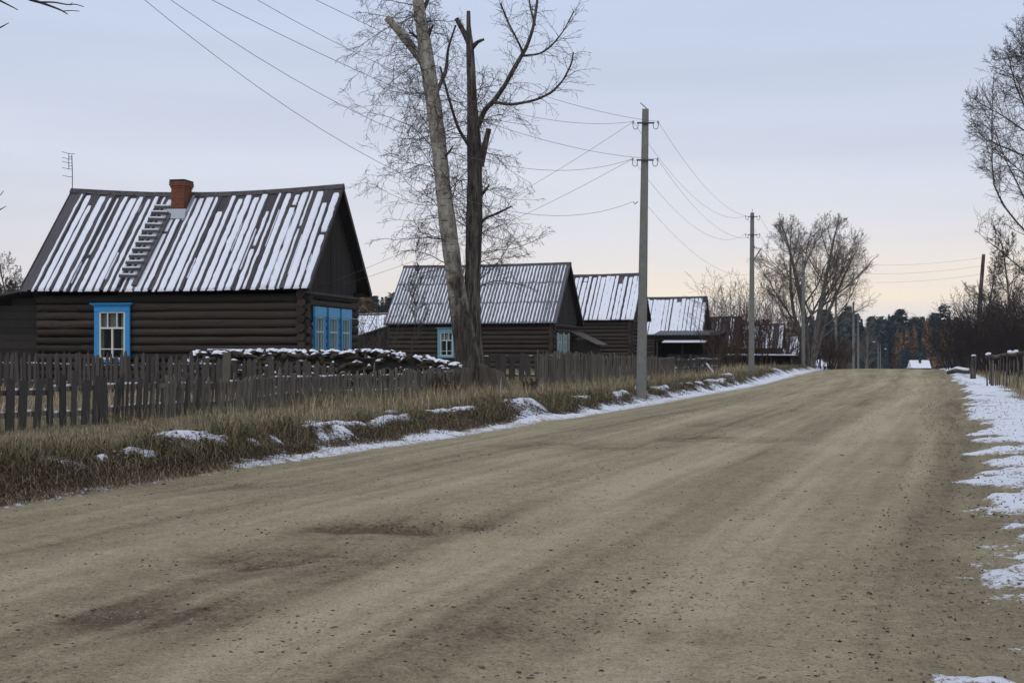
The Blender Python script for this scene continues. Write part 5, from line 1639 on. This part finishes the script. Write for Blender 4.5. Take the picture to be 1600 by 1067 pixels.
# low stubs and suckers at the feet
# --- other bare trees
poplar_cfg = dict(levels=3, seg=(8, 6, 4, 3), wob=(0.09, 0.12, 0.15, 0.18), up=(0.07, 0.05, 0.03, 0.02), n=(11, 8, 5), start=(0.15, 0.12, 0.1), ang=(40, 42, 45), lr=(0.50, 0.5, 0.6), rr=(0.42, 0.5, 0.6), rmin=0.0065, nb=10, b0=0.25, bang=44, blen=0.66, br=0.36, dome=(0.2, 8.2, 6.0, 6.4))
p = at(1266, 575, 113)
bare_tree('poplar_tree', 'tall wide leafless poplar with forked grey trunk behind the third pole', (p.x, 113, gz(p.x, 113) - 0.1),
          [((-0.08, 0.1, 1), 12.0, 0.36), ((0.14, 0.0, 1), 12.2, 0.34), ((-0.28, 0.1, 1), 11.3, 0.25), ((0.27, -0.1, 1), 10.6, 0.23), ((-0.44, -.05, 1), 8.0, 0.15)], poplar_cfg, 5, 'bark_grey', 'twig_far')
near_cfg = dict(levels=3, seg=(9, 7, 5, 4), wob=(0.10, 0.13, 0.16, 0.18), up=(0.06, 0.05, 0.02, 0.0), n=(13, 8, 5), start=(0.12, 0.1, 0.1), ang=(40, 42, 45), lr=(0.45, 0.45, 0.5), rr=(0.40, 0.5, 0.6), rmin=0.0045, nb=30, b0=0.22, bang=52, blen=0.60, br=0.24, rmax=0.032)
p = at(1640, 600, 42)
bare_tree('aspen_tree', 'near leafless tree whose upswept branches enter at the right edge', (p.x, 42, gz(p.x, 42)), [((-0.03, 0, 1), 13.0, 0.26)], dict(near_cfg, dome=(0.0, 8.4, 2.85, 4.8)), 17, 'bark_grey', 'twig')
mid_cfg = dict(near_cfg, n=(12, 8, 5), seg=(8, 6, 4, 3), br=0.34, nb=15, rmax=0.06, b0=0.2, bang=46, blen=0.42, rmin=0.007)
for k, (px, d, h_, r, lab, sd_) in enumerate((
        (1612, 66, 9.5, 0.2, 'leafless tree just behind the ruined fence at the right edge', 3),
        (1534, 97, 9.0, 0.17, 'leafless grey tree beside the dark wooden pole', 41),
        (1585, 84, 9.8, 0.17, 'leafless tree between the wooden pole and the right edge', 12),
        (1350, 215, 10.5, 0.2, 'small distant leafless tree behind the thin far poles', 21),
        (1322, 235, 9.0, 0.2, 'second small distant leafless tree left of the thin far poles', 22),
        (18, 74, 7.6, 0.13, 'leafless twiggy tree behind the left end of the nearest roof', 23),
        (-60, 66, 8.2, 0.15, 'leafless tree at the far left edge with only twig tips showing', 24))):
    p = at(px, 580, d)
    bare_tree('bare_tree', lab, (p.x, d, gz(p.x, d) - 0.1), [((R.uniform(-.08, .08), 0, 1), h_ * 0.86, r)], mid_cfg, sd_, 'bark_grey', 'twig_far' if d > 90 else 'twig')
sap = dict(mid_cfg, nb=10, blen=0.26, levels=2)
p = at(645, 590, 58)
bare_tree('sapling', 'thin leafless sapling in front of the slate roofed house', (p.x, 58, gz(p.x, 58)), [((0.0, 0, 1), 5.4, 0.035)], sap, 61, 'twig', 'twig')
# thickets
bush_cfg = dict(levels=2, seg=(7, 5, 4), wob=(0.12, 0.15, 0.18), up=(0.05, 0.03, 0.0), n=(9, 6), start=(0.15, 0.1), ang=(34, 40), lr=(0.42, 0.5), rr=(0.5, 0.6), rmin=0.008)
def bush(label, px, d, h_, spread, stems, seed, mat='twig_brown', group=None, name='shrub', base=590):
    rnd = np.random.default_rng(seed)
    p = at(px, base, d)
    t = thing(name, label, 'shrub', (p.x, d, gz(p.x, d) - 0.05), 0, group)
    c = Fast(); s_ = Fast()
    for k in range(stems):
        a = rnd.uniform(0, 6.28); q = math.sqrt(rnd.uniform(0, 1)) * spread * 0.55
        o = np.array([math.cos(a) * q, math.sin(a) * q * 0.7, 0])
        d_ = unit(np.array([math.cos(a) * 0.30 * spread / 2 * rnd.uniform(0.2, 1.3), math.sin(a) * 0.3, 1.0]))
        L = h_ * rnd.uniform(0.6, 1.0)
        grow(c, o, d_, L, rnd.uniform(0.02, 0.04), 0, bush_cfg, rnd)
        s_.tube([o - np.array([0, 0, .2]), o + d_ * 0.35], [0.06, 0.04], 5)
    s_.build('stem', mat, t); c.build('crown', mat, t)
    return t
bush('tall leafless brown shrub left of the second pole', 1142, 101, 7.6, 2.4, 34, 1)
bush('leafless brown shrub behind the second pole', 1178, 104, 7.0, 2.2, 26, 2)
bush('leafless brown shrub between the second pole and the tall bare tree', 1212, 108, 6.2, 2.4, 22, 3)
bush('low leafless brown shrub at the roadside left of the second pole', 1128, 92, 2.6, 2.0, 18, 4)
bush('dense dark undergrowth around the foot of the tall bare tree', 1288, 118, 4.2, 2.6, 34, 5)
bush('second dark undergrowth clump right of the tall bare tree', 1308, 126, 3.6, 2.2, 24, 6)
bush('small dark undergrowth left of the tall bare tree', 1240, 112, 2.8, 2.0, 20, 7)
rb = [(1540, 92, 5.6, 3.2, 46), (1572, 84, 5.2, 3.0, 46), (1604, 78, 5.2, 3.0, 46), (1512, 108, 5.2, 3.2, 42), (1496, 126, 4.6, 3.2, 34), (1560, 104, 6.2, 3.6, 44), (1600, 96, 6.6, 3.6, 44), (1640, 72, 5, 3, 26)]
rl = ['dark bare thicket around the wooden pole', 'dark bare thicket behind the white capped post', 'dark bare thicket at the right edge behind the ruined fence', 'dark bare thicket just left of the wooden pole',
      'outermost dark thicket toward the forest right of the road', 'taller thicket behind the wooden pole', 'tallest thicket rising behind the right edge thicket', 'thicket cut by the right frame edge']
for k, (px, d, h_, sp_, ns) in enumerate(rb):
    bush(rl[k], px, d, h_, sp_, ns, 50 + k, 'twig_dark', 'bare thickets right of the road', 'thicket')
bush('thin leafless shrub between the nearest house and the slate roofed house', 588, 70, 4.6, 2.2, 12, 71, 'twig')
bush('small dry brown weed shrub in the grass before the twin poplars', 690, 36.8, 0.75, 0.8, 10, 72, 'twig_brown')
bush('low dry weed shrub in the roadside grass right of the poplars', 832, 40.5, 0.55, 0.7, 8, 73, 'twig_brown')
# overhanging branch tips at the top left, from a tree beside the camera
ot = thing('bare_tree', 'tree beyond the left edge, only a few drooping branch tips showing at the top', 'tree', (-9.6, 18, gz(-9.6, 18)))
tr = Fast(); b0 = np.array(ot.location)
tr.tube(smooth_path([np.array([-9.6, 18, b0[2] - .3]) - b0, np.array([-9.5, 18, 3]) - b0, np.array([-9.7, 18.1, 6.5]) - b0, np.array([-9.5, 18.2, 10]) - b0, np.array([-9.6, 18, 13]) - b0]), np.linspace(0.26, 0.05, 17), 9)
tr.build('trunk', 'bark_grey', ot)
cr_ = Fast(); rnd_ = np.random.default_rng(4)
def ob(pts, w0, w1):
    P = smooth_path([np.array(at(a, b, 18 + o)) - b0 for a, b, o in pts], 5)
    cr_.tube(P, np.linspace(w0, w1, len(P)), 5)
ob([(-270, -160, .1), (-150, -120, 0), (-40, -50, 0), (20, -15, 0), (47, 0, 0), (65, 5, 0), (95, 16, 0), (106, 23, 0)], 0.05, 0.006)
ob([(62, 4, 0), (85, 4, 0), (105, 8, .1), (118, 7, .1), (131, 11, .1)], 0.014, 0.005)
ob([(98, 18, 0), (110, 17, 0), (124, 18, 0)], 0.008, 0.005)
ob([(110, 9, .1), (113, 4, .1)], 0.006, 0.004)
ob([(-250, -60, 0), (-120, -40, 0), (-20, -8, 0), (5, 4, 0), (28, 16, 0)], 0.035, 0.006)
ob([(-250, 60, 0), (-120, 70, 0), (-40, 60, 0), (0, 44, 0), (14, 36, 0)], 0.03, 0.005)
ob([(-250, 330, 0), (-120, 350, 0), (-20, 340, 0), (0, 328, 0), (10, 322, 0)], 0.025, 0.004)
ob([(-20, 310, 0), (0, 306, 0), (6, 298, 0)], 0.008, 0.004)
for k in range(16):
    z = rnd_.uniform(4, 12.5)
    a = rnd_.uniform(1.6, 4.6)
    grow(cr_, np.array([0, 0, z]), unit(np.array([math.cos(a), math.sin(a), 0.5])), 2.6, 0.035, 0, dict(near_cfg, levels=2), rnd_)
cr_.build('crown', 'twig_dark', ot)

# ---------------------------------------------------------------- forest: conifers and larches beyond the village
def conifer(kind, seed):
    rnd = np.random.default_rng(seed)
    V, F, C = [], [], []
    def tri(c, out, up_, s, col):
        o = len(V)
        side = np.cross(out, up_)
        q_ = rnd.uniform(-0.45, 0.8)
        V.extend([c - side * s * 0.5, c + side * s * 0.5, c + out * s * 0.85 - up_ * s * q_])
        F.append((o, o + 1, o + 2)); C.extend([col] * 3)
    n = 900
    for i in range(n):
        t = rnd.uniform(0.08, 1.0) ** 0.8
        a = rnd.uniform(0, 6.283)
        if kind == 'spruce':
            rad = 0.175 * (1 - t) ** 0.85 * (0.72 + 0.28 * math.sin(t * 46)) + 0.006
            base_c = np.array((0.050, 0.076, 0.076)); dz = -0.35
        elif kind == 'pine':
            if t < 0.35: t = 0.35 + rnd.uniform(0, 0.6)
            rad = 0.16 * math.sqrt(max(0.02, 1 - ((t - 0.66) / 0.36) ** 2)) * rnd.uniform(0.5, 1)
            base_c = np.array((0.060, 0.086, 0.078)); dz = 0.1
        elif kind == 'larch':
            rad = 0.15 * (1 - t) ** 0.7 * (0.6 + 0.4 * rnd.uniform()) + 0.008
            base_c = np.array((0.27, 0.158, 0.068)); dz = -0.1
        else:
            if t < 0.25: t = 0.25 + rnd.uniform(0, 0.7)
            rad = 0.20 * math.sqrt(max(0.02, 1 - ((t - 0.6) / 0.42) ** 2)) * rnd.uniform(0.4, 1)
            base_c = np.array((0.24, 0.165, 0.078)); dz = 0.0
        rad *= 0.75 + 0.4 * math.sin(a * 3 + seed) * 0.5
        out = np.array([math.cos(a), math.sin(a), dz]); out /= np.linalg.norm(out)
        c = np.array([math.cos(a) * rad * 0.6, math.sin(a) * rad * 0.6, t + rad * 0.4])
        tri(c, out, np.array([0, 0, 1.0]), rad * 0.62 + 0.018, base_c * rnd.uniform(0.45, 1.6))
    o = len(V)
    for k in range(4):
        a = k * math.pi / 2
        V.append(np.array([math.cos(a) * 0.012, math.sin(a) * 0.012, 0])); C.append((0.05, 0.04, 0.035))
    V.append(np.array([0, 0, 0.97])); C.append((0.05, 0.04, 0.035))
    for k in range(4): F.append((o + k, o + (k + 1) % 4, o + 4))
    me = raw_mesh(kind, np.array(V), np.array(F), M['forest'])
    color_attr(me, 'Col', np.array(C))
    return me
FT = {k: [conifer(k, 10 * i + j) for j in range(3)] for i, k in enumerate(('spruce', 'pine', 'larch', 'birch'))}
lab = {'spruce': ('spruce_tree', 'dark blue green spruce in the forest edge beyond the village', 'far spruces of the forest'), 'pine': ('pine_tree', 'dark round topped pine in the forest edge beyond the village', 'far pines of the forest'),
       'larch': ('larch_tree', 'rusty orange larch among dark conifers of the far forest', 'far orange larches of the forest'), 'birch': ('birch_tree', 'golden brown broadleaf tree among the far dark conifers', 'far golden trees of the forest')}
def ftree(kind, px, d, h_):
    x = (px - 800) * d / 2000
    nm, lb, gp = lab[kind]
    o = put(nm, R.choice(FT[kind]), loc=(x, d, gz(x, d) - 0.3), rot=(0, 0, R.uniform(0, 6.28)), scale=(h_ * R.uniform(0.85, 1.2), h_ * R.uniform(0.85, 1.2), h_))
    tag(o, lb, 'tree', gp)
for px, d, h_ in ((1418, 500, 20.5), (1428, 502, 22), (1408, 501, 19), (1446, 507, 23), (1453, 507, 21), (1474, 503, 21), (1492, 507, 20), (1488, 510, 24), (1402, 506, 20)):
    ftree('larch' if R.random() < 0.75 else 'birch', px, d, h_)
for px, d, h_ in ((1452, 470, 9), (1462, 468, 10), (1470, 472, 8), (1458, 476, 7)):
    ftree('birch', px, d, h_)
px = 1270
while px < 1600:
    for row in range(2):
        d = 522 + row * 26 + R.uniform(-8, 8)
        hh = (22.0 + row * 2.0 + R.gauss(0, 2.4)) * (1.0 if px > 1330 else 1.12)
        ftree(R.choices(('spruce', 'pine', 'larch', 'birch'), (0.57, 0.35, 0.05, 0.03))[0], px + R.uniform(-3, 3), d, hh)
    px += 5.4
for k in range(34):
    ftree(R.choices(('spruce', 'pine'), (0.7, 0.3))[0], R.uniform(1290, 1500), R.uniform(475, 492), R.uniform(8, 14.5))
for px in range(538, 640, 6):
    for row in range(2):
        ftree(R.choices(('spruce', 'pine', 'larch', 'birch'), (0.45, 0.25, 0.18, 0.12))[0], px + R.uniform(-3, 3), 380 + row * 20, 24 + R.gauss(0, 2.2))
for px in range(-40, 75, 7):
    for row in range(2):
        ftree(R.choices(('spruce', 'pine', 'larch', 'birch'), (0.5, 0.25, 0.15, 0.1))[0], px + R.uniform(-3, 3), 360 + row * 20, 25 + R.gauss(0, 2.2))
# the rest of the wood as one mass, made of the same trees
def far_wood():
    Vs, Fs, Cs, n = [], [], [], 0
    cache = {}
    for k in FT:
        for i, me in enumerate(FT[k]):
            v = np.empty(len(me.vertices) * 3, np.float32); me.vertices.foreach_get('co', v)
            f = np.empty(len(me.polygons) * 3, np.int32); me.loops.foreach_get('vertex_index', f)
            c = np.empty(len(me.vertices) * 4, np.float32); me.attributes['Col'].data.foreach_get('color', c)
            sel = slice(0, 330)
            f_ = f.reshape(-1, 3)[:330]
            vm = f_.max() + 1
            cache[k, i] = (v.reshape(-1, 3)[:vm], f_, c.reshape(-1, 4)[:vm])
    for k in range(620):
        if k < 330:
            px = R.uniform(620, 1290); d = R.uniform(400, 470) if px < 1100 else R.uniform(500, 560)
            hh = 21 + R.gauss(0, 2)
        elif k < 470: px = R.uniform(60, 560); d = R.uniform(380, 450); hh = 22 + R.gauss(0, 2)
        elif k < 530: px = R.uniform(1590, 2300); d = R.uniform(430, 540); hh = 22 + R.gauss(0, 2)
        elif k < 590: px = R.uniform(-900, -40); d = R.uniform(360, 440); hh = 23 + R.gauss(0, 2)
        else: px = R.uniform(1280, 1600); d = R.uniform(565, 600); hh = 24 + R.gauss(0, 2)
        x = (px - 800) * d / 2000
        kd = R.choices(('spruce', 'pine', 'larch', 'birch'), (0.5, 0.28, 0.13, 0.09))[0]
        v, f, c = cache[kd, R.randrange(3)]
        a = R.uniform(0, 6.28); ca, sa = math.cos(a), math.sin(a)
        w_ = hh * R.uniform(1.1, 1.6)
        q = np.stack([(v[:, 0] * ca - v[:, 1] * sa) * w_ + x, (v[:, 0] * sa + v[:, 1] * ca) * w_ + d, v[:, 2] * hh + gz(x, d) - 0.4], 1)
        Vs.append(q); Fs.append(f + n); Cs.append(c); n += len(q)
    me = raw_mesh('far_wood', np.concatenate(Vs), np.concatenate(Fs), M['forest'])
    color_attr(me, 'Col', np.concatenate(Cs))
    put('far_wood', me, kind='stuff')
far_wood()

# ---------------------------------------------------------------- dry grass, litter, stones
def blades(name, X, Y, hgt, wid, lean, cols, mat='grass', droop=0.5):
    n = len(X)
    z, _ = ground_at(X, Y)
    az_ = rng.uniform(0, 2 * np.pi, n)
    fx, fy = np.cos(az_), np.sin(az_)
    sx, sy = -fy, fx
    la = rng.uniform(0.1, 1.0, n) * lean
    B = np.stack([X, Y, z - 0.01], 1)
    Mid = B + np.stack([fx * la * hgt * 0.35, fy * la * hgt * 0.35, hgt * 0.6], 1)
    Tip = B + np.stack([fx * la * hgt, fy * la * hgt, hgt * (1 - droop * la * 0.6)], 1)
    Sd = np.stack([sx, sy, 0 * sx], 1) * (wid / 2)[:, None]
    V = np.stack([B - Sd, B + Sd, Mid + Sd * 0.7, Mid - Sd * 0.7, Tip], 1).reshape(-1, 3)
    o = np.arange(n) * 5
    F3 = np.concatenate([np.stack([o, o + 1, o + 2], 1), np.stack([o, o + 2, o + 3], 1), np.stack([o + 3, o + 2, o + 4], 1)])
    me = raw_mesh(name, V, F3, M[mat])
    color_attr(me, 'Col', np.repeat(cols, 5, 0))
    return put(name, me, kind='stuff')
def pal(n, cs, var=0.3, w=None):
    cs = np.array(cs)
    k = rng.choice(len(cs), n, p=w)
    return cs[k] * rng.uniform(1 - var, 1 + var, (n, 1))
straw = [(0.33, 0.27, 0.175), (0.26, 0.21, 0.135), (0.44, 0.375, 0.26), (0.18, 0.145, 0.095)]
olive = [(0.088, 0.078, 0.040), (0.125, 0.105, 0.056), (0.17, 0.14, 0.078), (0.066, 0.064, 0.034), (0.22, 0.18, 0.11)]
def left_pts(n, v0, v1, ylo, yhi, power=1.0):
    """points left of the road, denser near the camera"""
    y = ylo * (yhi / ylo) ** (rng.uniform(0, 1, n) ** power)
    v = rng.uniform(v0, v1, n)
    return XL(y) + v / 0.95, y
def keep_not_snow(x, y, thr=0.35, p=0.12):
    _, s = ground_at(x, y)
    return (s < thr) | (rng.uniform(0, 1, len(x)) < p)
# tall straw along the fence and over the bank
x, y = left_pts(80000, -6.6, -1.5, 11.0, 118)
cl = fbm(x / 0.7, y / 0.7, 101, 3)
k = (rng.uniform(0, 1, len(x)) < sst(0.32, 0.62, cl) * (0.55 + 0.45 * sst(-2.2, -4.5, (x - XL(y)) * 0.95))) & keep_not_snow(x, y)
x, y, cl = x[k], y[k], cl[k]
hg = rng.uniform(0.12, 0.44, len(x)) * (0.65 + 0.7 * cl) * (0.34 + 0.66 * sst(18, 33, y)) * (0.45 + 1.1 * fbm(x / 2.6, y / 2.6, 151, 3)); wd = 0.0036 + 0.00018 * y
blades('dry_grass', x, y, hg * rng.uniform(0.5, 1.25, len(x)), wd, 1.35, pal(len(x), straw + olive[2:3], 0.3))
# dense olive clumps on the edge of the bank
x, y = left_pts(135000, -2.2, -0.18, 11.0, 118)
v = (x - XL(y)) * 0.95
cl = fbm(x / 0.5, y / 0.8, 111, 3)
k = (rng.uniform(0, 1, len(x)) < sst(0.30, 0.55, cl) * np.where(v < -0.9, np.exp(-((v + 0.9) / 0.7) ** 2), sst(-0.25 - 0.22 * sst(19, 15, y), -0.50 - 0.25 * sst(19, 15, y), v))) & keep_not_snow(x, y, 0.3, 0.06)
x, y, cl = x[k], y[k], cl[k]
hg = rng.uniform(0.08, 0.28, len(x)) * (0.45 + 1.1 * cl) * (0.4 + 1.2 * fbm(x / 1.1, y / 1.1, 152, 3)); wd = 0.005 + 0.0002 * y
blades('bank_grass', x, y, hg * rng.uniform(0.6, 1.3, len(x)), wd * 0.85, 2.1, pal(len(x), olive + straw[1:2], 0.35), droop=0.9)
# short straw in the yards
x, y = left_pts(42000, -22, -5.8, 16, 110)
k = keep_not_snow(x, y, 0.4, 0.2); x, y = x[k], y[k]
blades('yard_grass', x, y, rng.uniform(0.08, 0.34, len(x)), 0.006 + 0.00025 * y, 0.9, pal(len(x), straw, 0.3))
# right of the road
y = 22 * (120 / 22) ** rng.uniform(0, 1, 26000); w_ = rng.uniform(1.6, 12, len(y)); x = XR(y) + w_ / 0.95
k = (rng.uniform(0, 1, len(x)) < sst(0.25, 0.6, fbm(x / 1.1, y / 1.1, 121, 3)) * sst(30, 50, y + 3.0 * w_)) & keep_not_snow(x, y, 0.3, 0.25)
x, y = x[k], y[k]
blades('roadside_grass', x, y, rng.uniform(0.12, 0.5, len(x)), 0.006 + 0.0002 * y, 0.8, pal(len(x), straw + olive[:1], 0.3))
# brown leaves and clods on the face of the bank and on the right
def flakes(name, x, y, size, cols):
    n = len(x)
    z, _ = ground_at(x, y)
    C = np.stack([x, y, z + size * 0.25], 1)
    a = rng.normal(size=(n, 3)); a /= np.linalg.norm(a, axis=1)[:, None]; a[:, 2] *= 0.5
    b = np.cross(a, rng.normal(size=(n, 3))); b /= np.linalg.norm(b, axis=1)[:, None] + 1e-6
    V = np.stack([C + a * size[:, None], C + b * size[:, None] * 0.6, C - a * size[:, None] * 0.8, C - b * size[:, None] * 0.6 + np.array([0, 0, 0.006])], 1).reshape(-1, 3)
    o = np.arange(n) * 4
    F = np.concatenate([np.stack([o, o + 1, o + 2], 1), np.stack([o, o + 2, o + 3], 1)])
    me = raw_mesh(name, V, F, M['leaf']); color_attr(me, 'Col', np.repeat(cols, 4, 0))
    return put(name, me, kind='stuff')
x, y = left_pts(26000, -1.5, -0.22, 10.5, 60)
k = keep_not_snow(x, y, 0.5, 0.25); x, y = x[k], y[k]
flakes('fallen_leaves', x, y, rng.uniform(0.008, 0.032, len(x)) + 0.0003 * y, pal(len(x), [(0.12, 0.078, 0.045), (0.075, 0.053, 0.036), (0.18, 0.125, 0.075), (0.05, 0.038, 0.029), (0.23, 0.175, 0.11)], 0.35))
y = 10.3 * (26 / 10.3) ** rng.uniform(0, 1, 22000); v = rng.uniform(-0.85, -0.08, len(y)); x = XL(y) + v / 0.95
k = keep_not_snow(x, y, 0.45, 0.15); x, y = x[k], y[k]
blades('dead_grass_mat', x, y, rng.uniform(0.04, 0.13, len(x)), 0.004 + 0.0002 * y, 2.6, pal(len(x), [(0.15, 0.108, 0.066), (0.21, 0.16, 0.10), (0.085, 0.064, 0.043), (0.27, 0.215, 0.14), (0.055, 0.043, 0.032)], 0.3), droop=1.3)
# thin pale stalks standing above the grass
x, y = left_pts(5200, -6.4, -0.8, 12.0, 90)
k = rng.uniform(0, 1, len(x)) < sst(0.45, 0.7, fbm(x / 1.4, y / 1.4, 141, 3)); x, y = x[k], y[k]
blades('dry_stalks', x, y, rng.uniform(0.35, 0.75, len(x)), 0.003 + 0.00014 * y, 0.7, pal(len(x), straw, 0.3), droop=0.3)
y = 5.2 * (40 / 5.2) ** rng.uniform(0, 1, 4500); x = XR(y) + rng.uniform(-0.9, 3.2, len(y))
flakes('earth_litter', x, y, rng.uniform(0.004, 0.014, len(x)) + 0.0003 * y, pal(len(x), [(0.14, 0.11, 0.075), (0.09, 0.07, 0.05), (0.22, 0.175, 0.12), (0.07, 0.056, 0.043)], 0.3))
def stones(name, x, y, size, cols):
    n = len(x)
    z, _ = ground_at(x, y)
    base = np.array([(1, 0, 0), (0.3, 0.95, 0), (-0.8, 0.6, 0), (-0.8, -0.6, 0), (0.3, -0.95, 0), (0.1, 0.05, 0.62), (0, 0, -0.4)], float)
    fc = np.array([(0, 1, 5), (1, 2, 5), (2, 3, 5), (3, 4, 5), (4, 0, 5), (1, 0, 6), (2, 1, 6), (3, 2, 6), (4, 3, 6), (0, 4, 6)])
    V = base[None] * rng.uniform(0.65, 1.25, (n, 7, 3)) + rng.normal(0, 0.16, (n, 7, 3))
    V[:, :5, 2] += rng.uniform(0.05, 0.45, (n, 5))
    V[..., 2] *= rng.uniform(0.5, 1.0, (n, 1))
    a = rng.uniform(0, 6.28, n); ca, sa = np.cos(a)[:, None], np.sin(a)[:, None]
    V = np.stack([V[..., 0] * ca - V[..., 1] * sa, V[..., 0] * sa + V[..., 1] * ca, V[..., 2]], -1) * size[:, None, None]
    V += np.stack([x, y, z - size * 0.05], 1)[:, None]
    F = (fc[None] + (np.arange(n) * 7)[:, None, None]).reshape(-1, 3)
    me = raw_mesh(name, V.reshape(-1, 3), F, M['stone'], False); color_attr(me, 'Col', np.repeat(cols, 7, 0))
    return put(name, me, kind='stuff')
n = 36000
y = 5.0 * (60 / 5.0) ** rng.uniform(0, 1, n)
t = rng.uniform(-0.01, 1.0, n)
k = rng.uniform(0, 1, n) < (0.22 + 0.6 * np.clip(1 - np.abs(np.sin(t * 12.5)), 0, 1) * (t < 0.9)) * (0.35 + fbm(t * 9, y / 4, 131, 3))
y, t = y[k], t[k]
x = XL(y) + t * (XR(y) - XL(y))
sz = 0.003 + 0.010 * rng.uniform(0, 1, len(x)) ** 3 + 0.00018 * y
big = rng.uniform(0, 1, len(x)) < 0.02
clx, cly, cls = [], [], []
for px_, py_, m_, s_ in ((665, 828, 700, 0.55), (395, 885, 420, 0.6), (560, 835, 260, 0.5), (190, 965, 260, 0.5), (1060, 920, 380, 0.7), (470, 1010, 260, 0.6), (900, 960, 300, 0.6), (1290, 900, 300, 0.6), (330, 760, 260, 0.8), (1120, 690, 260, 0.9)):
    d_ = 2000 * EYE / (py_ - 549)
    clx.append((px_ - 800) * d_ / 2000 + rng.normal(0, s_ * 1.1, m_)); cly.append(d_ + rng.normal(0, s_ * 0.6, m_)); cls.append(0.003 + 0.012 * rng.uniform(0, 1, m_) ** 3)
sz = np.where(big, sz + rng.uniform(0.004, 0.016, len(x)), sz)
x = np.concatenate([x] + clx); y = np.concatenate([y] + cly); sz = np.concatenate([sz] + cls)
stones('gravel', x, y, sz, pal(len(x), [(0.12, 0.10, 0.08), (0.18, 0.155, 0.12), (0.09, 0.077, 0.065), (0.30, 0.27, 0.21), (0.065, 0.057, 0.05)], 0.25))
n = 1300
y = 5.2 * (45 / 5.2) ** rng.uniform(0, 1, n); x = XR(y) + rng.normal(0.1, 0.7, n)
stones('loose_gravel', x, y, 0.003 + 0.018 * rng.uniform(0, 1, n) ** 3 + 0.00025 * y, pal(n, [(0.14, 0.115, 0.085), (0.09, 0.073, 0.055), (0.20, 0.165, 0.12), (0.06, 0.05, 0.04)], 0.3))

# ---------------------------------------------------------------- thin winter haze over the whole valley
hm = bpy.data.materials.new('haze_air')
hm.use_nodes = True
ht = hm.node_tree
ht.nodes.clear()
hv = ht.nodes.new('ShaderNodeVolumePrincipled')
hv.inputs['Color'].default_value = (0.78, 0.87, 1.0, 1)
hv.inputs['Density'].default_value = 0.00012
hv.inputs['Anisotropy'].default_value = 0.2
ho = ht.nodes.new('ShaderNodeOutputMaterial')
ht.links.new(hv.outputs[0], ho.inputs['Volume'])
mb = MB(); mb.box(-1650, 1650, -45, 1250, -13.5, 27)
mb.build('haze', hm, None, kind='stuff')
